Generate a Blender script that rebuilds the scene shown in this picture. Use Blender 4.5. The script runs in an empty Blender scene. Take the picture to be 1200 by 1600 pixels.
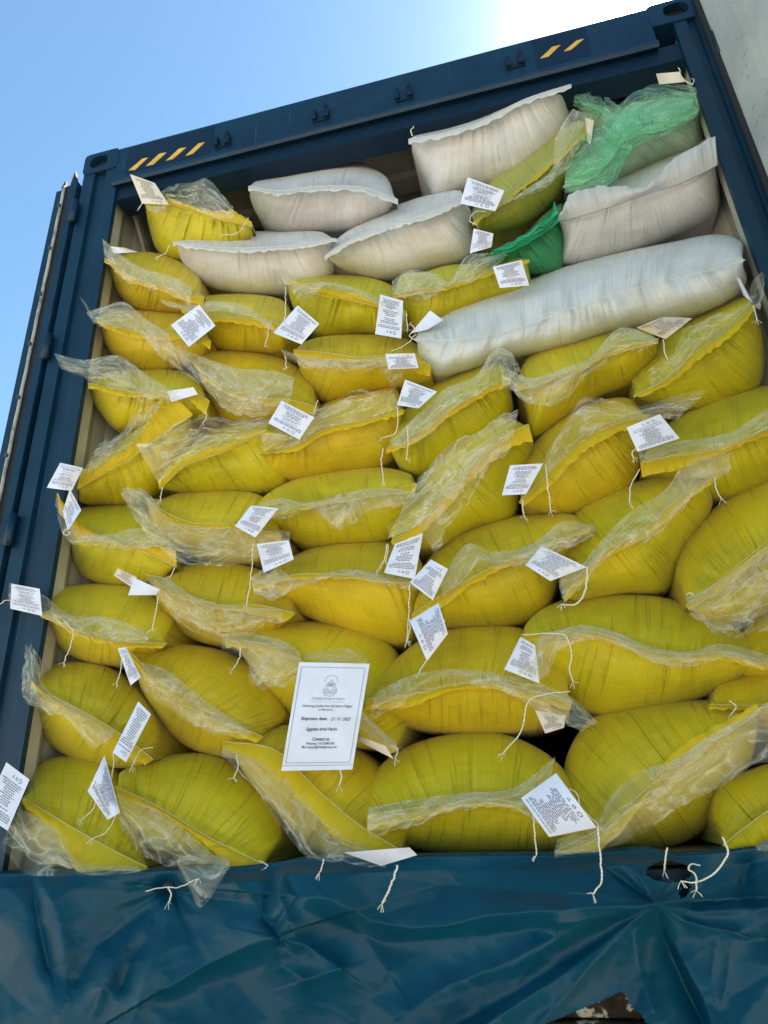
import bpy, math, random
import numpy as np
from mathutils import Vector, Matrix

# ------------------------------------------------------------------ camera, sky, sun, exposure
scene = bpy.context.scene
C = scene.collection
FOC = 1056.1                                   # focal length in pixels of a 1200 px wide picture
ROT = np.array([[0.97156182, 0.23295324, -0.04243131],      # rows: right, up, back of the camera in world axes
                [0.13274732, -0.38747384, 0.91227308],
                [0.19607595, -0.89196234, -0.40737871]])
CAM = np.array([0.395, -1.7065, 1.562])
cd = bpy.data.cameras.new('camera')
cam = bpy.data.objects.new('camera', cd); C.objects.link(cam)
cd.sensor_fit = 'HORIZONTAL'; cd.sensor_width = 36; cd.lens = 36 * FOC / 1200
cd.clip_start = 0.05; cd.clip_end = 3000
m4 = Matrix([[ROT[0][i], ROT[1][i], ROT[2][i], CAM[i]] for i in range(3)] + [[0, 0, 0, 1]])
cam.matrix_world = m4
scene.camera = cam

SUN = np.array([0.2078, 0.5315, 0.8212])
EL = math.asin(SUN[2]); AZ = math.atan2(SUN[0], SUN[1])
w = bpy.data.worlds.new('World'); scene.world = w; w.use_nodes = True
nt = w.node_tree
sky = nt.nodes.new('ShaderNodeTexSky'); sky.sky_type = 'NISHITA'; sky.sun_disc = False
sky.sun_elevation = EL; sky.sun_rotation = AZ
sky.air_density = 1.0; sky.dust_density = 0.15; sky.ozone_density = 0.7
nt.nodes['Background'].inputs['Strength'].default_value = 0.07
# white glow added to the sky round the sun, standing for lens glare
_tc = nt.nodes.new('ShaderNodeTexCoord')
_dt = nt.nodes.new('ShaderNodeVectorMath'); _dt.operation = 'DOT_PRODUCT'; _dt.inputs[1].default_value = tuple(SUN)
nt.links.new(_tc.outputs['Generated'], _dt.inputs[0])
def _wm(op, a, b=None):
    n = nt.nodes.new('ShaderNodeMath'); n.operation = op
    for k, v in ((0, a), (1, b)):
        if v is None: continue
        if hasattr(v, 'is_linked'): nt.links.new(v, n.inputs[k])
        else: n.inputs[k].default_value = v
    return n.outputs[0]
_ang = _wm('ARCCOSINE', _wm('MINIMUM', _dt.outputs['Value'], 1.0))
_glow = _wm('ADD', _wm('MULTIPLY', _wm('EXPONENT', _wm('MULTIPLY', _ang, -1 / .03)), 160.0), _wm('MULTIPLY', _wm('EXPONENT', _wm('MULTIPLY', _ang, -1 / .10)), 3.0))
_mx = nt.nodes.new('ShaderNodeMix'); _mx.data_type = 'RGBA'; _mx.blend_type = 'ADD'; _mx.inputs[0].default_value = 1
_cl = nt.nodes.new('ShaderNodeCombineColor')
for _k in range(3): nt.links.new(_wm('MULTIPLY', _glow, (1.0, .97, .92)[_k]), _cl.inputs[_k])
_tn = nt.nodes.new('ShaderNodeMix'); _tn.data_type = 'RGBA'; _tn.blend_type = 'MULTIPLY'; _tn.inputs[0].default_value = 1
_tn.inputs[7].default_value = (.80, 1.0, .97, 1)                # cleaner blue, as the picture's white balance gives it
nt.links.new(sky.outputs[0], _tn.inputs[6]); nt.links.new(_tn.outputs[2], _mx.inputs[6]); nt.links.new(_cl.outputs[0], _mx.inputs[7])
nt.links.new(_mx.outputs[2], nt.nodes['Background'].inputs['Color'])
sl = bpy.data.lights.new('sun', 'SUN'); sl.energy = 5.0; sl.angle = math.radians(0.53); sl.color = (1, .95, .86)
so = bpy.data.objects.new('sun', sl); C.objects.link(so)
so.rotation_euler = Vector(-SUN).to_track_quat('-Z', 'Y').to_euler()
so.location = (0, 5, 9)
scene.view_settings.view_transform = 'Standard'; scene.view_settings.look = 'None'
scene.view_settings.gamma = 1; scene.view_settings.use_curve_mapping = False
scene.view_settings.exposure = 1.9
scene.render.engine = 'CYCLES'
cy = scene.cycles
cy.use_denoising = True; cy.max_bounces = 8; cy.transparent_max_bounces = 24; cy.diffuse_bounces = 4
cy.glossy_bounces = 3; cy.caustics_reflective = False; cy.caustics_refractive = False

def at(px, py, Y):
    """World point that the photograph shows at (px, py), at depth Y. Arrays allowed."""
    px = np.asarray(px, float); py = np.asarray(py, float); Y = np.asarray(Y, float)
    a = np.stack([px - 600., 800. - py, np.full(px.shape, -FOC)], -1)
    r = a @ ROT
    k = (Y - CAM[1]) / r[..., 1]
    return CAM + r * k[..., None]

# ------------------------------------------------------------------ noise and curves
_rng = np.random.RandomState(7)
LAT = _rng.rand(256, 256)
def vnoise(x, y, seed=0):
    x = np.asarray(x, float) + seed * 17.31; y = np.asarray(y, float) + seed * 5.77
    x, y = np.broadcast_arrays(x, y)
    xi = np.floor(x).astype(int); yi = np.floor(y).astype(int)
    fx = x - xi; fy = y - yi
    fx = fx * fx * (3 - 2 * fx); fy = fy * fy * (3 - 2 * fy)
    g = lambda a, b: LAT[a % 256, b % 256]
    return ((g(xi, yi) * (1 - fx) + g(xi + 1, yi) * fx) * (1 - fy) + (g(xi, yi + 1) * (1 - fx) + g(xi + 1, yi + 1) * fx) * fy) * 2 - 1
def fbm(x, y, seed=0, o=3):
    s = 0; a = 1; t = 0
    for i in range(o):
        s = s + a * vnoise(x * 2 ** i, y * 2 ** i, seed + i * 3); t += a; a *= .5
    return s / t
def curve(pts, s):
    """Smooth curve (Catmull-Rom over chord length) through pts, sampled at s in 0..1."""
    P = np.array(pts, float); n = len(P)
    if n == 2:
        return P[0] + (P[1] - P[0]) * np.asarray(s)[:, None]
    d = np.r_[0, np.cumsum(np.hypot(*np.diff(P, axis=0).T))]; d /= d[-1]
    s = np.clip(np.asarray(s, float), 0, 1)
    i = np.clip(np.searchsorted(d, s, 'right') - 1, 0, n - 2)
    T = np.zeros_like(P)
    T[1:-1] = (P[2:] - P[:-2]) / (d[2:] - d[:-2])[:, None]
    T[0] = (P[1] - P[0]) / d[1]; T[-1] = (P[-1] - P[-2]) / (1 - d[-2])
    h = (d[i + 1] - d[i]); u = (s - d[i]) / h
    u = u[:, None]; h = h[:, None]
    return ((2 * u**3 - 3 * u**2 + 1) * P[i] + (u**3 - 2 * u**2 + u) * h * T[i]
            + (-2 * u**3 + 3 * u**2) * P[i + 1] + (u**3 - u**2) * h * T[i + 1])

# ------------------------------------------------------------------ materials
M = {}
def nodes(name):
    m = bpy.data.materials.new(name); m.use_nodes = True; M[name] = m
    t = m.node_tree; b = t.nodes['Principled BSDF']
    return m, t, b
def nd(t, kind, **kw):
    n = t.nodes.new(kind)
    for k, v in kw.items():
        if k in n.inputs.keys(): n.inputs[k].default_value = v
        else: setattr(n, k, v)
    return n
def mapping(t, scale, src='UV'):
    c = t.nodes.new('ShaderNodeTexCoord'); mp = t.nodes.new('ShaderNodeMapping')
    mp.inputs['Scale'].default_value = scale
    t.links.new(c.outputs[src], mp.inputs[0]); return mp.outputs[0]
def ramp(t, fac, stops):
    r = t.nodes.new('ShaderNodeValToRGB')
    e = r.color_ramp.elements
    while len(e) < len(stops): e.new(.5)
    for k, (p, c) in enumerate(stops):
        e[k].position = p; e[k].color = (*c, 1) if len(c) == 3 else c
    t.links.new(fac, r.inputs[0]); return r.outputs[0]
def math_(t, op, a, b=None):
    n = t.nodes.new('ShaderNodeMath'); n.operation = op
    for k, v in ((0, a), (1, b)):
        if v is None: continue
        if hasattr(v, 'links') or hasattr(v, 'is_linked'): t.links.new(v, n.inputs[k])
        else: n.inputs[k].default_value = v
    return n.outputs[0]

def woven(name, stops, rough=.5, trans=0.0, crease=1.0, tcol=None, thread=.15):
    """Woven plastic sacking: uneven colour in patches, thread lines both ways, fine pleats as relief."""
    m, t, b = nodes(name)
    big = nd(t, 'ShaderNodeTexNoise', Scale=5.0, Detail=5.0, Roughness=.6); t.links.new(mapping(t, (1, 1.4, 1)), big.inputs['Vector'])
    th = nd(t, 'ShaderNodeTexNoise', Scale=1.0, Detail=2.0); t.links.new(mapping(t, (260, 9, 1)), th.inputs['Vector'])
    tw = nd(t, 'ShaderNodeTexNoise', Scale=1.0, Detail=2.0); t.links.new(mapping(t, (9, 300, 1)), tw.inputs['Vector'])
    f = math_(t, 'ADD', math_(t, 'MULTIPLY', big.outputs[0], .62), math_(t, 'ADD', math_(t, 'MULTIPLY', th.outputs[0], thread), math_(t, 'MULTIPLY', tw.outputs[0], .36 - thread)))
    oi = t.nodes.new('ShaderNodeObjectInfo'); hs = t.nodes.new('ShaderNodeHueSaturation')
    t.links.new(math_(t, 'ADD', math_(t, 'MULTIPLY', oi.outputs['Random'], .026), .487), hs.inputs['Hue'])
    t.links.new(math_(t, 'ADD', math_(t, 'MULTIPLY', oi.outputs['Random'], -.16), 1.07), hs.inputs['Value'])
    t.links.new(ramp(t, f, stops), hs.inputs['Color']); t.links.new(hs.outputs[0], b.inputs['Base Color'])
    b.inputs['Roughness'].default_value = rough
    b.inputs['Specular IOR Level'].default_value = .35
    b.inputs['Sheen Weight'].default_value = .08
    # relief
    cr = nd(t, 'ShaderNodeTexNoise', Scale=1.0, Detail=2.5, Roughness=.55, Distortion=.3); t.links.new(mapping(t, (70, 5, 1)), cr.inputs['Vector'])
    slit = ramp(t, cr.outputs[0], [(.30, (0, 0, 0)), (.42, (1, 1, 1)), (1, (1, 1, 1))])
    wv = math_(t, 'ADD', math_(t, 'MULTIPLY', th.outputs[0], .25), math_(t, 'MULTIPLY', tw.outputs[0], .2))
    hgt = math_(t, 'ADD', math_(t, 'MULTIPLY', slit, .75 * crease), wv)
    bm = nd(t, 'ShaderNodeBump', Strength=.85, Distance=.0055)
    t.links.new(hgt, bm.inputs['Height']); t.links.new(bm.outputs[0], b.inputs['Normal'])
    if trans:
        tr = nd(t, 'ShaderNodeBsdfTranslucent'); tr.inputs[0].default_value = (*tcol, 1)
        mx = nd(t, 'ShaderNodeMixShader'); mx.inputs[0].default_value = trans
        t.links.new(b.outputs[0], mx.inputs[1]); t.links.new(tr.outputs[0], mx.inputs[2])
        t.links.new(mx.outputs[0], t.nodes['Material Output'].inputs[0])
    return m
woven('yellow_sacking', [(.28, (.31, .26, .008)), (.5, (.56, .45, .010)), (.68, (.74, .56, .013))], .45)
woven('yellow_hem', [(.3, (.62, .46, .006)), (.7, (.86, .65, .010))], .5, .35, .5, (.9, .62, .01))
woven('white_sacking', [(.38, (.50, .485, .47)), (.62, (.70, .69, .68))], .5, crease=.6, thread=.24)
woven('cool_white_sacking', [(.38, (.50, .52, .51)), (.62, (.70, .72, .72))], .45, crease=.6, thread=.24)
woven('white_hem', [(.3, (.64, .63, .62)), (.7, (.76, .75, .74))], .6, .25, .5, (.8, .78, .75))
woven('green_mesh', [(.3, (.30, .44, .30)), (.7, (.46, .58, .42))], .5)
woven('deep_green_mesh', [(.3, (.02, .17, .075)), (.7, (.04, .30, .14))], .45)
woven('olive_yellow_sacking', [(.3, (.30, .28, .035)), (.7, (.46, .42, .06))], .5)

def film_mat(name, col, base, haze):
    m, t, b = nodes(name)
    b.inputs['Base Color'].default_value = (*col, 1); b.inputs['Roughness'].default_value = .11
    b.inputs['Specular IOR Level'].default_value = 1.0; b.inputs['IOR'].default_value = 1.6
    tl = nd(t, 'ShaderNodeBsdfTranslucent'); tl.inputs[0].default_value = (*col, 1)
    mx1 = nd(t, 'ShaderNodeMixShader'); mx1.inputs[0].default_value = .22
    t.links.new(b.outputs[0], mx1.inputs[1]); t.links.new(tl.outputs[0], mx1.inputs[2])
    tp = nd(t, 'ShaderNodeBsdfTransparent'); tp.inputs[0].default_value = (*base, 1)
    lw = nd(t, 'ShaderNodeLayerWeight', Blend=.30)
    ns = nd(t, 'ShaderNodeTexNoise', Scale=1.0, Detail=2.5, Roughness=.5, Distortion=1.4); t.links.new(mapping(t, (1.9, 6.5, 1)), ns.inputs['Vector'])
    rg = math_(t, 'ABSOLUTE', math_(t, 'SUBTRACT', ns.outputs[0], .5))       # thin white lines painting highlights on wrinkles, where the noise crosses its middle
    line = ramp(t, rg, [(.0, (1, 1, 1)), (.03, (.3, .3, .3)), (.09, (0, 0, 0))])
    ns2 = nd(t, 'ShaderNodeTexNoise', Scale=1.9, Detail=2.0, Distortion=.6); t.links.new(mapping(t, (1, 1, 1)), ns2.inputs['Vector'])
    patch = ramp(t, ns2.outputs[0], [(.42, (0, 0, 0)), (.64, (1, 1, 1))])
    f = math_(t, 'ADD', haze, math_(t, 'MULTIPLY', math_(t, 'POWER', lw.outputs['Facing'], 1.9), .38))
    f = math_(t, 'ADD', f, math_(t, 'MULTIPLY', line, .28))
    f = math_(t, 'ADD', f, math_(t, 'MULTIPLY', patch, .08))
    f = math_(t, 'MINIMUM', f, .93)
    mx = nd(t, 'ShaderNodeMixShader')
    t.links.new(f, mx.inputs[0]); t.links.new(tp.outputs[0], mx.inputs[1]); t.links.new(mx1.outputs[0], mx.inputs[2])
    bm = nd(t, 'ShaderNodeBump', Strength=.5, Distance=.006); t.links.new(ns.outputs[0], bm.inputs['Height'])
    t.links.new(bm.outputs[0], b.inputs['Normal'])
    t.links.new(mx.outputs[0], t.nodes['Material Output'].inputs[0])
    return m
film_mat('clear_film', (.95, .94, .80), (.99, .985, .95), .02)
film_mat('green_film', (.50, .88, .68), (.78, .96, .84), .04)
film_mat('deep_green_film', (.03, .50, .24), (.10, .60, .35), .55)

def plain(name, col, rough=.6, metal=0, spec=.5, noise=None, bump=0, nscale=8, src='Object'):
    m, t, b = nodes(name)
    b.inputs['Base Color'].default_value = (*col, 1)
    b.inputs['Roughness'].default_value = rough; b.inputs['Metallic'].default_value = metal
    b.inputs['Specular IOR Level'].default_value = spec
    if noise:
        n = nd(t, 'ShaderNodeTexNoise', Scale=nscale, Detail=7.0, Roughness=.62); t.links.new(mapping(t, (1, 1, 1), src), n.inputs['Vector'])
        t.links.new(ramp(t, n.outputs[0], noise), b.inputs['Base Color'])
        if bump:
            bm = nd(t, 'ShaderNodeBump', Strength=.5, Distance=bump); t.links.new(n.outputs[0], bm.inputs['Height'])
            t.links.new(bm.outputs[0], b.inputs['Normal'])
    return m
plain('paper', (.73, .755, .89), .75, spec=.2, noise=[(.3, (.66, .68, .79)), (.6, (.74, .765, .89)), (.8, (.77, .79, .91))], bump=.003, nscale=14)  # blue of the sky light is mixed into the white of the paper
plain('kraft_paper', (.70, .62, .52), .8, spec=.2)
plain('ink', (.03, .03, .045), .7)
plain('tag_ink', (.13, .13, .18), .7)
plain('faint_ink', (.30, .31, .38), .7)
plain('green_ink', (.32, .38, .38), .7)
plain('twine', (.78, .73, .60), .8)
plain('thread', (.66, .60, .30), .8)
plain('blue_paint', (.004, .03, .085), .45, spec=.35, noise=[(.3, (.0012, .017, .040)), (.55, (.0016, .026, .058)), (.8, (.005, .037, .068))], bump=.002, nscale=6)
t = M['blue_paint'].node_tree; b = t.nodes['Principled BSDF']
cn = nd(t, 'ShaderNodeTexNoise', Scale=34.0, Detail=6.0, Roughness=.7); t.links.new(mapping(t, (1, 1, 1), 'Object'), cn.inputs['Vector'])
cn2 = nd(t, 'ShaderNodeTexNoise', Scale=3.0, Detail=3.0); t.links.new(mapping(t, (1, 1, 1), 'Object'), cn2.inputs['Vector'])
sc = nd(t, 'ShaderNodeTexNoise', Scale=1.0, Detail=3.0); t.links.new(mapping(t, (150, 150, 2.2), 'Object'), sc.inputs['Vector'])
chip = math_(t, 'MULTIPLY', ramp(t, cn.outputs[0], [(.60, (0, 0, 0)), (.64, (1, 1, 1))]), ramp(t, cn2.outputs[0], [(.50, (0, 0, 0)), (.62, (1, 1, 1))]))
scr = math_(t, 'MULTIPLY', ramp(t, sc.outputs[0], [(.70, (0, 0, 0)), (.74, (1, 1, 1))]), .35)
old = b.inputs['Base Color'].links[0].from_socket
ma = nd(t, 'ShaderNodeMix', data_type='RGBA'); t.links.new(chip, ma.inputs[0]); t.links.new(old, ma.inputs[6]); ma.inputs[7].default_value = (.05, .022, .012, 1)
mb_ = nd(t, 'ShaderNodeMix', data_type='RGBA'); t.links.new(scr, mb_.inputs[0]); t.links.new(ma.outputs[2], mb_.inputs[6]); mb_.inputs[7].default_value = (.10, .16, .24, 1)
t.links.new(mb_.outputs[2], b.inputs['Base Color'])
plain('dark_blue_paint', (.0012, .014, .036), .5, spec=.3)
plain('hazard_yellow', (.72, .42, .06), .5, noise=[(.3, (.6, .34, .05)), (.7, (.78, .47, .08))], nscale=30)
plain('hole_shade_black', (.012, .014, .02), .55)
plain('steel', (.10, .11, .12), .5, .7)
plain('grey_paint', (.5, .5, .44), .5, noise=[(.3, (.36, .36, .31)), (.6, (.52, .52, .46)), (.8, (.60, .60, .53))], nscale=5)
plain('roof_paint', (.42, .40, .34), .7, noise=[(.3, (.30, .28, .24)), (.7, (.5, .48, .41))], nscale=4)
plain('gasket', (.4, .4, .38), .7, noise=[(.35, (.12, .11, .10)), (.5, (.38, .38, .36)), (.8, (.48, .48, .46))], nscale=14)
plain('rubber', (.012, .012, .014), .8)
plain('floorboard', (.10, .06, .035), .7, noise=[(.3, (.06, .035, .02)), (.7, (.15, .09, .05))], nscale=6)
plain('sand', (.38, .33, .27), .95, noise=[(.3, (.32, .28, .225)), (.7, (.44, .39, .32))], bump=.02, nscale=3)
plain('rust', (.05, .03, .02), .85, noise=[(.35, (.015, .010, .008)), (.56, (.06, .03, .018)), (.60, (.62, .58, .48)), (.8, (.7, .66, .55))], bump=.004, nscale=26)
# scuffed pale paint of the open right door
m, t, b = nodes('scuffed_paint')
n1 = nd(t, 'ShaderNodeTexNoise', Scale=2.2, Detail=8.0, Roughness=.6); t.links.new(mapping(t, (1, 1, 1), 'Object'), n1.inputs['Vector'])
c1 = ramp(t, n1.outputs[0], [(.3, (.30, .33, .32)), (.55, (.46, .49, .47)), (.8, (.56, .57, .53))])
n2 = nd(t, 'ShaderNodeTexNoise', Scale=1.0, Detail=4.0, Roughness=.55, Distortion=.8)
mp = mapping(t, (1, 22, 60), 'Object'); t.links.new(mp, n2.inputs['Vector']); mp.node.inputs['Rotation'].default_value = (.6, 0, 0)
c2 = ramp(t, n2.outputs[0], [(.64, (0, 0, 0)), (.68, (1, 1, 1))])
mxc = nd(t, 'ShaderNodeMix', data_type='RGBA'); t.links.new(c2, mxc.inputs[0]); t.links.new(c1, mxc.inputs[6]); mxc.inputs[7].default_value = (.16, .19, .19, 1)
t.links.new(mxc.outputs[2], b.inputs['Base Color']); b.inputs['Roughness'].default_value = .65
# tarpaulin
m, t, b = nodes('tarpaulin'); b.inputs['Specular IOR Level'].default_value = .22
n1 = nd(t, 'ShaderNodeTexNoise', Scale=3.5, Detail=8.0, Roughness=.65); t.links.new(mapping(t, (1, 1, 1), 'Object'), n1.inputs['Vector'])
t.links.new(ramp(t, n1.outputs[0], [(.3, (.0015, .043, .072)), (.55, (.0018, .057, .096)), (.75, (.004, .070, .110))]), b.inputs['Base Color'])
n3 = nd(t, 'ShaderNodeTexNoise', Scale=60.0, Detail=4.0); t.links.new(mapping(t, (1, 1, 1), 'Object'), n3.inputs['Vector'])
t.links.new(ramp(t, n3.outputs[0], [(.3, (.36,) * 3), (.7, (.44,) * 3)]), b.inputs['Roughness'])
n2 = nd(t, 'ShaderNodeTexNoise', Scale=11.0, Detail=5.0, Roughness=.5, Distortion=.8); t.links.new(mapping(t, (1, 1, 1), 'Object'), n2.inputs['Vector'])
bm = nd(t, 'ShaderNodeBump', Strength=.12, Distance=.006); t.links.new(n2.outputs[0], bm.inputs['Height']); t.links.new(bm.outputs[0], b.inputs['Normal'])

# ------------------------------------------------------------------ object helpers
def empty(name, loc, label=None, cat=None, group=None):
    o = bpy.data.objects.new(name, None); C.objects.link(o); o.location = loc
    o.empty_display_size = .1
    if label: o['label'] = label
    if cat: o['category'] = cat
    if group: o['group'] = group
    return o
def wloc(o):
    v = Vector((0, 0, 0))
    while o is not None: v = v + o.location; o = o.parent
    return np.array(v)
def link(name, me, mat, parent=None, smooth=True):
    o = bpy.data.objects.new(name, me); C.objects.link(o)
    if mat: me.materials.append(M[mat])
    if smooth and len(me.polygons): me.polygons.foreach_set('use_smooth', np.ones(len(me.polygons), bool))
    if parent is not None: o.parent = parent
    return o
def build(name, V, F, mat, parent=None, smooth=True, uv=None):
    V = np.asarray(V, float)
    if parent is not None: V = V - wloc(parent)
    me = bpy.data.meshes.new(name)
    me.from_pydata(V.tolist(), [], F if isinstance(F, list) else F.tolist())
    if uv is not None:
        l = me.uv_layers.new(name='UVMap'); vi = np.empty(len(me.loops), np.int32); me.loops.foreach_get('vertex_index', vi)
        l.data.foreach_set('uv', np.asarray(uv, np.float32)[vi].ravel())
    me.update()
    return link(name, me, mat, parent, smooth)
def gridfaces(nr, nc, off=0):
    i, j = np.meshgrid(np.arange(nr - 1), np.arange(nc - 1), indexing='ij')
    a = (i * nc + j).ravel() + off
    return np.stack([a, a + 1, a + nc + 1, a + nc], -1)
class MB:
    """Collects boxes, prisms and tubes into one mesh."""
    def __init__(s): s.V = []; s.F = []
    def add(s, V, F):
        o = len(s.V); s.V += [tuple(map(float, v)) for v in V]; s.F += [tuple(int(x) + o for x in f) for f in F]; return s
    def box(s, a, b, bev=0.0):
        (x0, y0, z0), (x1, y1, z1) = a, b
        if bev <= 0:
            V = [(x, y, z) for x in (x0, x1) for y in (y0, y1) for z in (z0, z1)]
            return s.add(V, [(0, 1, 3, 2), (4, 6, 7, 5), (0, 4, 5, 1), (2, 3, 7, 6), (0, 2, 6, 4), (1, 5, 7, 3)])
        import bmesh
        bm = bmesh.new(); bmesh.ops.create_cube(bm, size=1)
        for v in bm.verts: v.co = Vector(((x0 + x1) / 2 + v.co.x * (x1 - x0), (y0 + y1) / 2 + v.co.y * (y1 - y0), (z0 + z1) / 2 + v.co.z * (z1 - z0)))
        bmesh.ops.bevel(bm, geom=bm.edges[:], offset=bev, segments=2, profile=.5, affect='EDGES')
        bm.verts.index_update()
        s.add([v.co[:] for v in bm.verts], [[v.index for v in f.verts] for f in bm.faces]); bm.free(); return s
    def prism(s, prof, z0, z1, axis='z'):
        """Closed 2-D profile swept along an axis: profile in the other two axes in order."""
        n = len(prof)
        def p(a, b, c): return {'z': (a, b, c), 'x': (c, a, b), 'y': (a, c, b)}[axis]
        V = [p(a, b, z0) for a, b in prof] + [p(a, b, z1) for a, b in prof]
        F = [(i, (i + 1) % n, n + (i + 1) % n, n + i) for i in range(n)] + [tuple(range(n))[::-1], tuple(range(n, 2 * n))]
        return s.add(V, F)
    def tube(s, P, r, k=6, taper=None):
        P = np.asarray(P, float); n = len(P)
        T = np.gradient(P, axis=0); T /= np.linalg.norm(T, axis=1)[:, None] + 1e-9
        up = np.array([.31, .9, .21]); A = np.cross(T, up); A /= np.linalg.norm(A, axis=1)[:, None] + 1e-9; B = np.cross(T, A)
        V = []; 
        for i in range(n):
            rr = r if taper is None else r * taper[i]
            for j in range(k):
                a = 2 * math.pi * j / k; V.append(P[i] + rr * (A[i] * math.cos(a) + B[i] * math.sin(a)))
        F = [(i * k + j, i * k + (j + 1) % k, (i + 1) * k + (j + 1) % k, (i + 1) * k + j) for i in range(n - 1) for j in range(k)]
        F += [tuple(range(k))[::-1], tuple(range((n - 1) * k, n * k))]
        return s.add(V, F)
    def build(s, name, mat, parent=None, smooth=False):
        return build(name, s.V, s.F, mat, parent, smooth)

SEED = [0]
def seed(): SEED[0] += 1; return SEED[0]

# ------------------------------------------------------------------ setting: ground
g = 400
mb = MB(); mb.box((-g, -g, -.5), (g, g, 0)); o = mb.build('ground', 'sand'); o['kind'] = 'structure'

# ------------------------------------------------------------------ the shipping container
ZT, ZF = 4.200, 1.465                                  # top of the corner castings, top of the floor
XL, XR = -1.219, 1.243
cont = empty('shipping_container', (0, 0, 1.30), 'blue steel shipping container with open rear doors, packed with sacks up to the roof', 'shipping container')
Lc = 12.0
# left corner post: a front flange, a recessed channel and an inner flange
MB().prism([(-1.213, .0), (-1.160, .0), (-1.156, .016), (-1.108, .016), (-1.104, .0), (-1.045, .0), (-1.045, .020), (-1.120, .024), (-1.130, .110), (-1.213, .110)], 1.30, ZT - .116).build('corner_post', 'blue_paint', cont)
MB().prism([(1.153, .020), (1.153, .0), (1.196, .0), (1.199, .014), (1.222, .014), (1.225, .0), (XR, .0), (XR, .110), (1.19, .110), (1.185, .024)], 1.30, ZT - .116).build('corner_post', 'blue_paint', cont)
# header: top rail face, a rolled lip, an underside that runs back
hp = [(-.002, ZT - .012), (.10, ZT - .012), (.10, 3.985), (.012, 3.975), (-.010, 3.962), (-.018, 3.972), (-.016, 3.990), (-.004, 4.004)]
MB().prism(hp, -1.058, 1.082, 'x').build('header_rail', 'blue_paint', cont)
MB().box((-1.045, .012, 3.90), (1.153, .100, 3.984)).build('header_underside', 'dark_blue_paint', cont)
# corner castings with their oval holes
def casting(x0, x1):
    import bmesh
    zc = ZT - .060; xc = (x0 + x1) / 2 ; y0, y1 = -.004, .170
    n = 40; outer = []; inner = []
    hw, hh = (x1 - x0) / 2, .059
    for k in range(n):
        a = 2 * math.pi * k / n; c, s_ = math.cos(a), math.sin(a)
        q = max(abs(c) / hw, abs(s_) / hh); r_ = 1 / q
        # rounded rectangle
        p = 9; r_ = 1 / ((abs(c) / hw) ** p + (abs(s_) / hh) ** p) ** (1 / p)
        outer.append((xc + c * r_, zc + s_ * r_))
        r2 = 1 / ((abs(c) / .042) ** 2.6 + (abs(s_) / .034) ** 2.6) ** (1 / 2.6)
        inner.append((xc + c * r2 - (.012 if x0 < 0 else -.012), zc + s_ * r2 + .004))
    V = [(x, y0, z) for x, z in outer] + [(x, y0, z) for x, z in inner] + [(x, y1, z) for x, z in outer] + [(x, y0 + .028, z) for x, z in inner]
    F = []
    for k in range(n):
        q = (k + 1) % n
        F += [(k, q, n + q, n + k), (k, 2 * n + k, 2 * n + q, q), (n + k, n + q, 3 * n + q, 3 * n + k)]
    F.append(tuple(range(2 * n, 3 * n)))
    o = build('corner_casting', V, F, 'blue_paint', cont, False)
    MB().box((x0 + .012, y0 + .030, zc - .045), (x1 - .012, y0 + .034, zc + .045)).build('cavity_shade_plate', 'hole_shade_black', cont)  # black plate that paints the shade inside the casting's hole
casting(XL, XL + .165); casting(XR - .165, XR)
# hazard stripes: dark ground with slanting yellow bars
def plate(quad, Y, mat, name, thick=.002):
    P = at([q[0] for q in quad], [q[1] for q in quad], Y)
    B = P + np.array([0, thick, 0])
    return build(name, np.vstack([P, B]), [(0, 1, 2, 3), (7, 6, 5, 4), (0, 4, 5, 1), (1, 5, 6, 2), (2, 6, 7, 3), (3, 7, 4, 0)], mat, cont, False)
for quads in ([(201, 266, 211, 265, 231, 246, 222, 248), (228, 259, 239, 257, 260, 238, 249, 240), (259, 251, 270, 248, 291, 230, 280, 232), (290, 243, 301, 240, 320, 222, 310, 224)],
              [(844, 91, 857, 88, 876, 70, 863, 73), (881, 80, 893, 77, 913, 60, 901, 63)]):
    x0 = quads[0][0] - 6; x1 = quads[-1][4] + 10
    a = at(x0, quads[0][1] + 6, -.0045); b_ = at(x1, quads[-1][3], -.0045)
    MB().box((a[0], -.0045, 4.018), (b_[0], -.0025, 4.175)).build('stripe_panel', 'dark_blue_paint', cont)
    for q in quads:
        plate([(q[0], q[1]), (q[2], q[3]), (q[4], q[5]), (q[6], q[7])], -.0065, 'hazard_yellow', 'hazard_stripe')
# locking-bar keepers on the header
for px, py in ((350, 222), (503, 181), (632, 149), (805, 98)):
    c = at(px, py, 0); x, z = c[0], c[2]
    k = MB()
    k.box((x - .035, -.010, z - .036), (x + .035, -.003, z - .020), .002)
    k.box((x - .035, -.024, z - .034), (x - .018, -.003, z + .018), .003)
    k.box((x + .010, -.024, z - .034), (x + .032, -.003, z + .010), .003)
    k.box((x + .014, -.028, z + .010), (x + .026, -.003, z + .034), .003)
    k.build('lock_keeper', 'dark_blue_paint', cont)
# side walls: vertical corrugations
def corrugated_wall(x_in, x_out, y0, y1, z0, z1, mat, name):
    y = y0; prof = []
    step = .278; k = 0
    while y < y1:
        prof += [(x_in, y), (x_in, y + .070), (x_out, y + .138), (x_out, y + .208)]; y += step
    pr = [p for p in prof]
    V = [(a, b_, z0) for a, b_ in pr] + [(a, b_, z1) for a, b_ in pr]; n = len(pr)
    return build(name, V, [(i, i + 1, n + i + 1, n + i) for i in range(n - 1)], mat, cont, False)
corrugated_wall(-1.072, -1.110, .026, Lc, 1.40, 4.16, 'grey_paint', 'side_wall')
corrugated_wall(1.172, 1.212, .026, Lc, 1.40, 4.16, 'grey_paint', 'side_wall')
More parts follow.
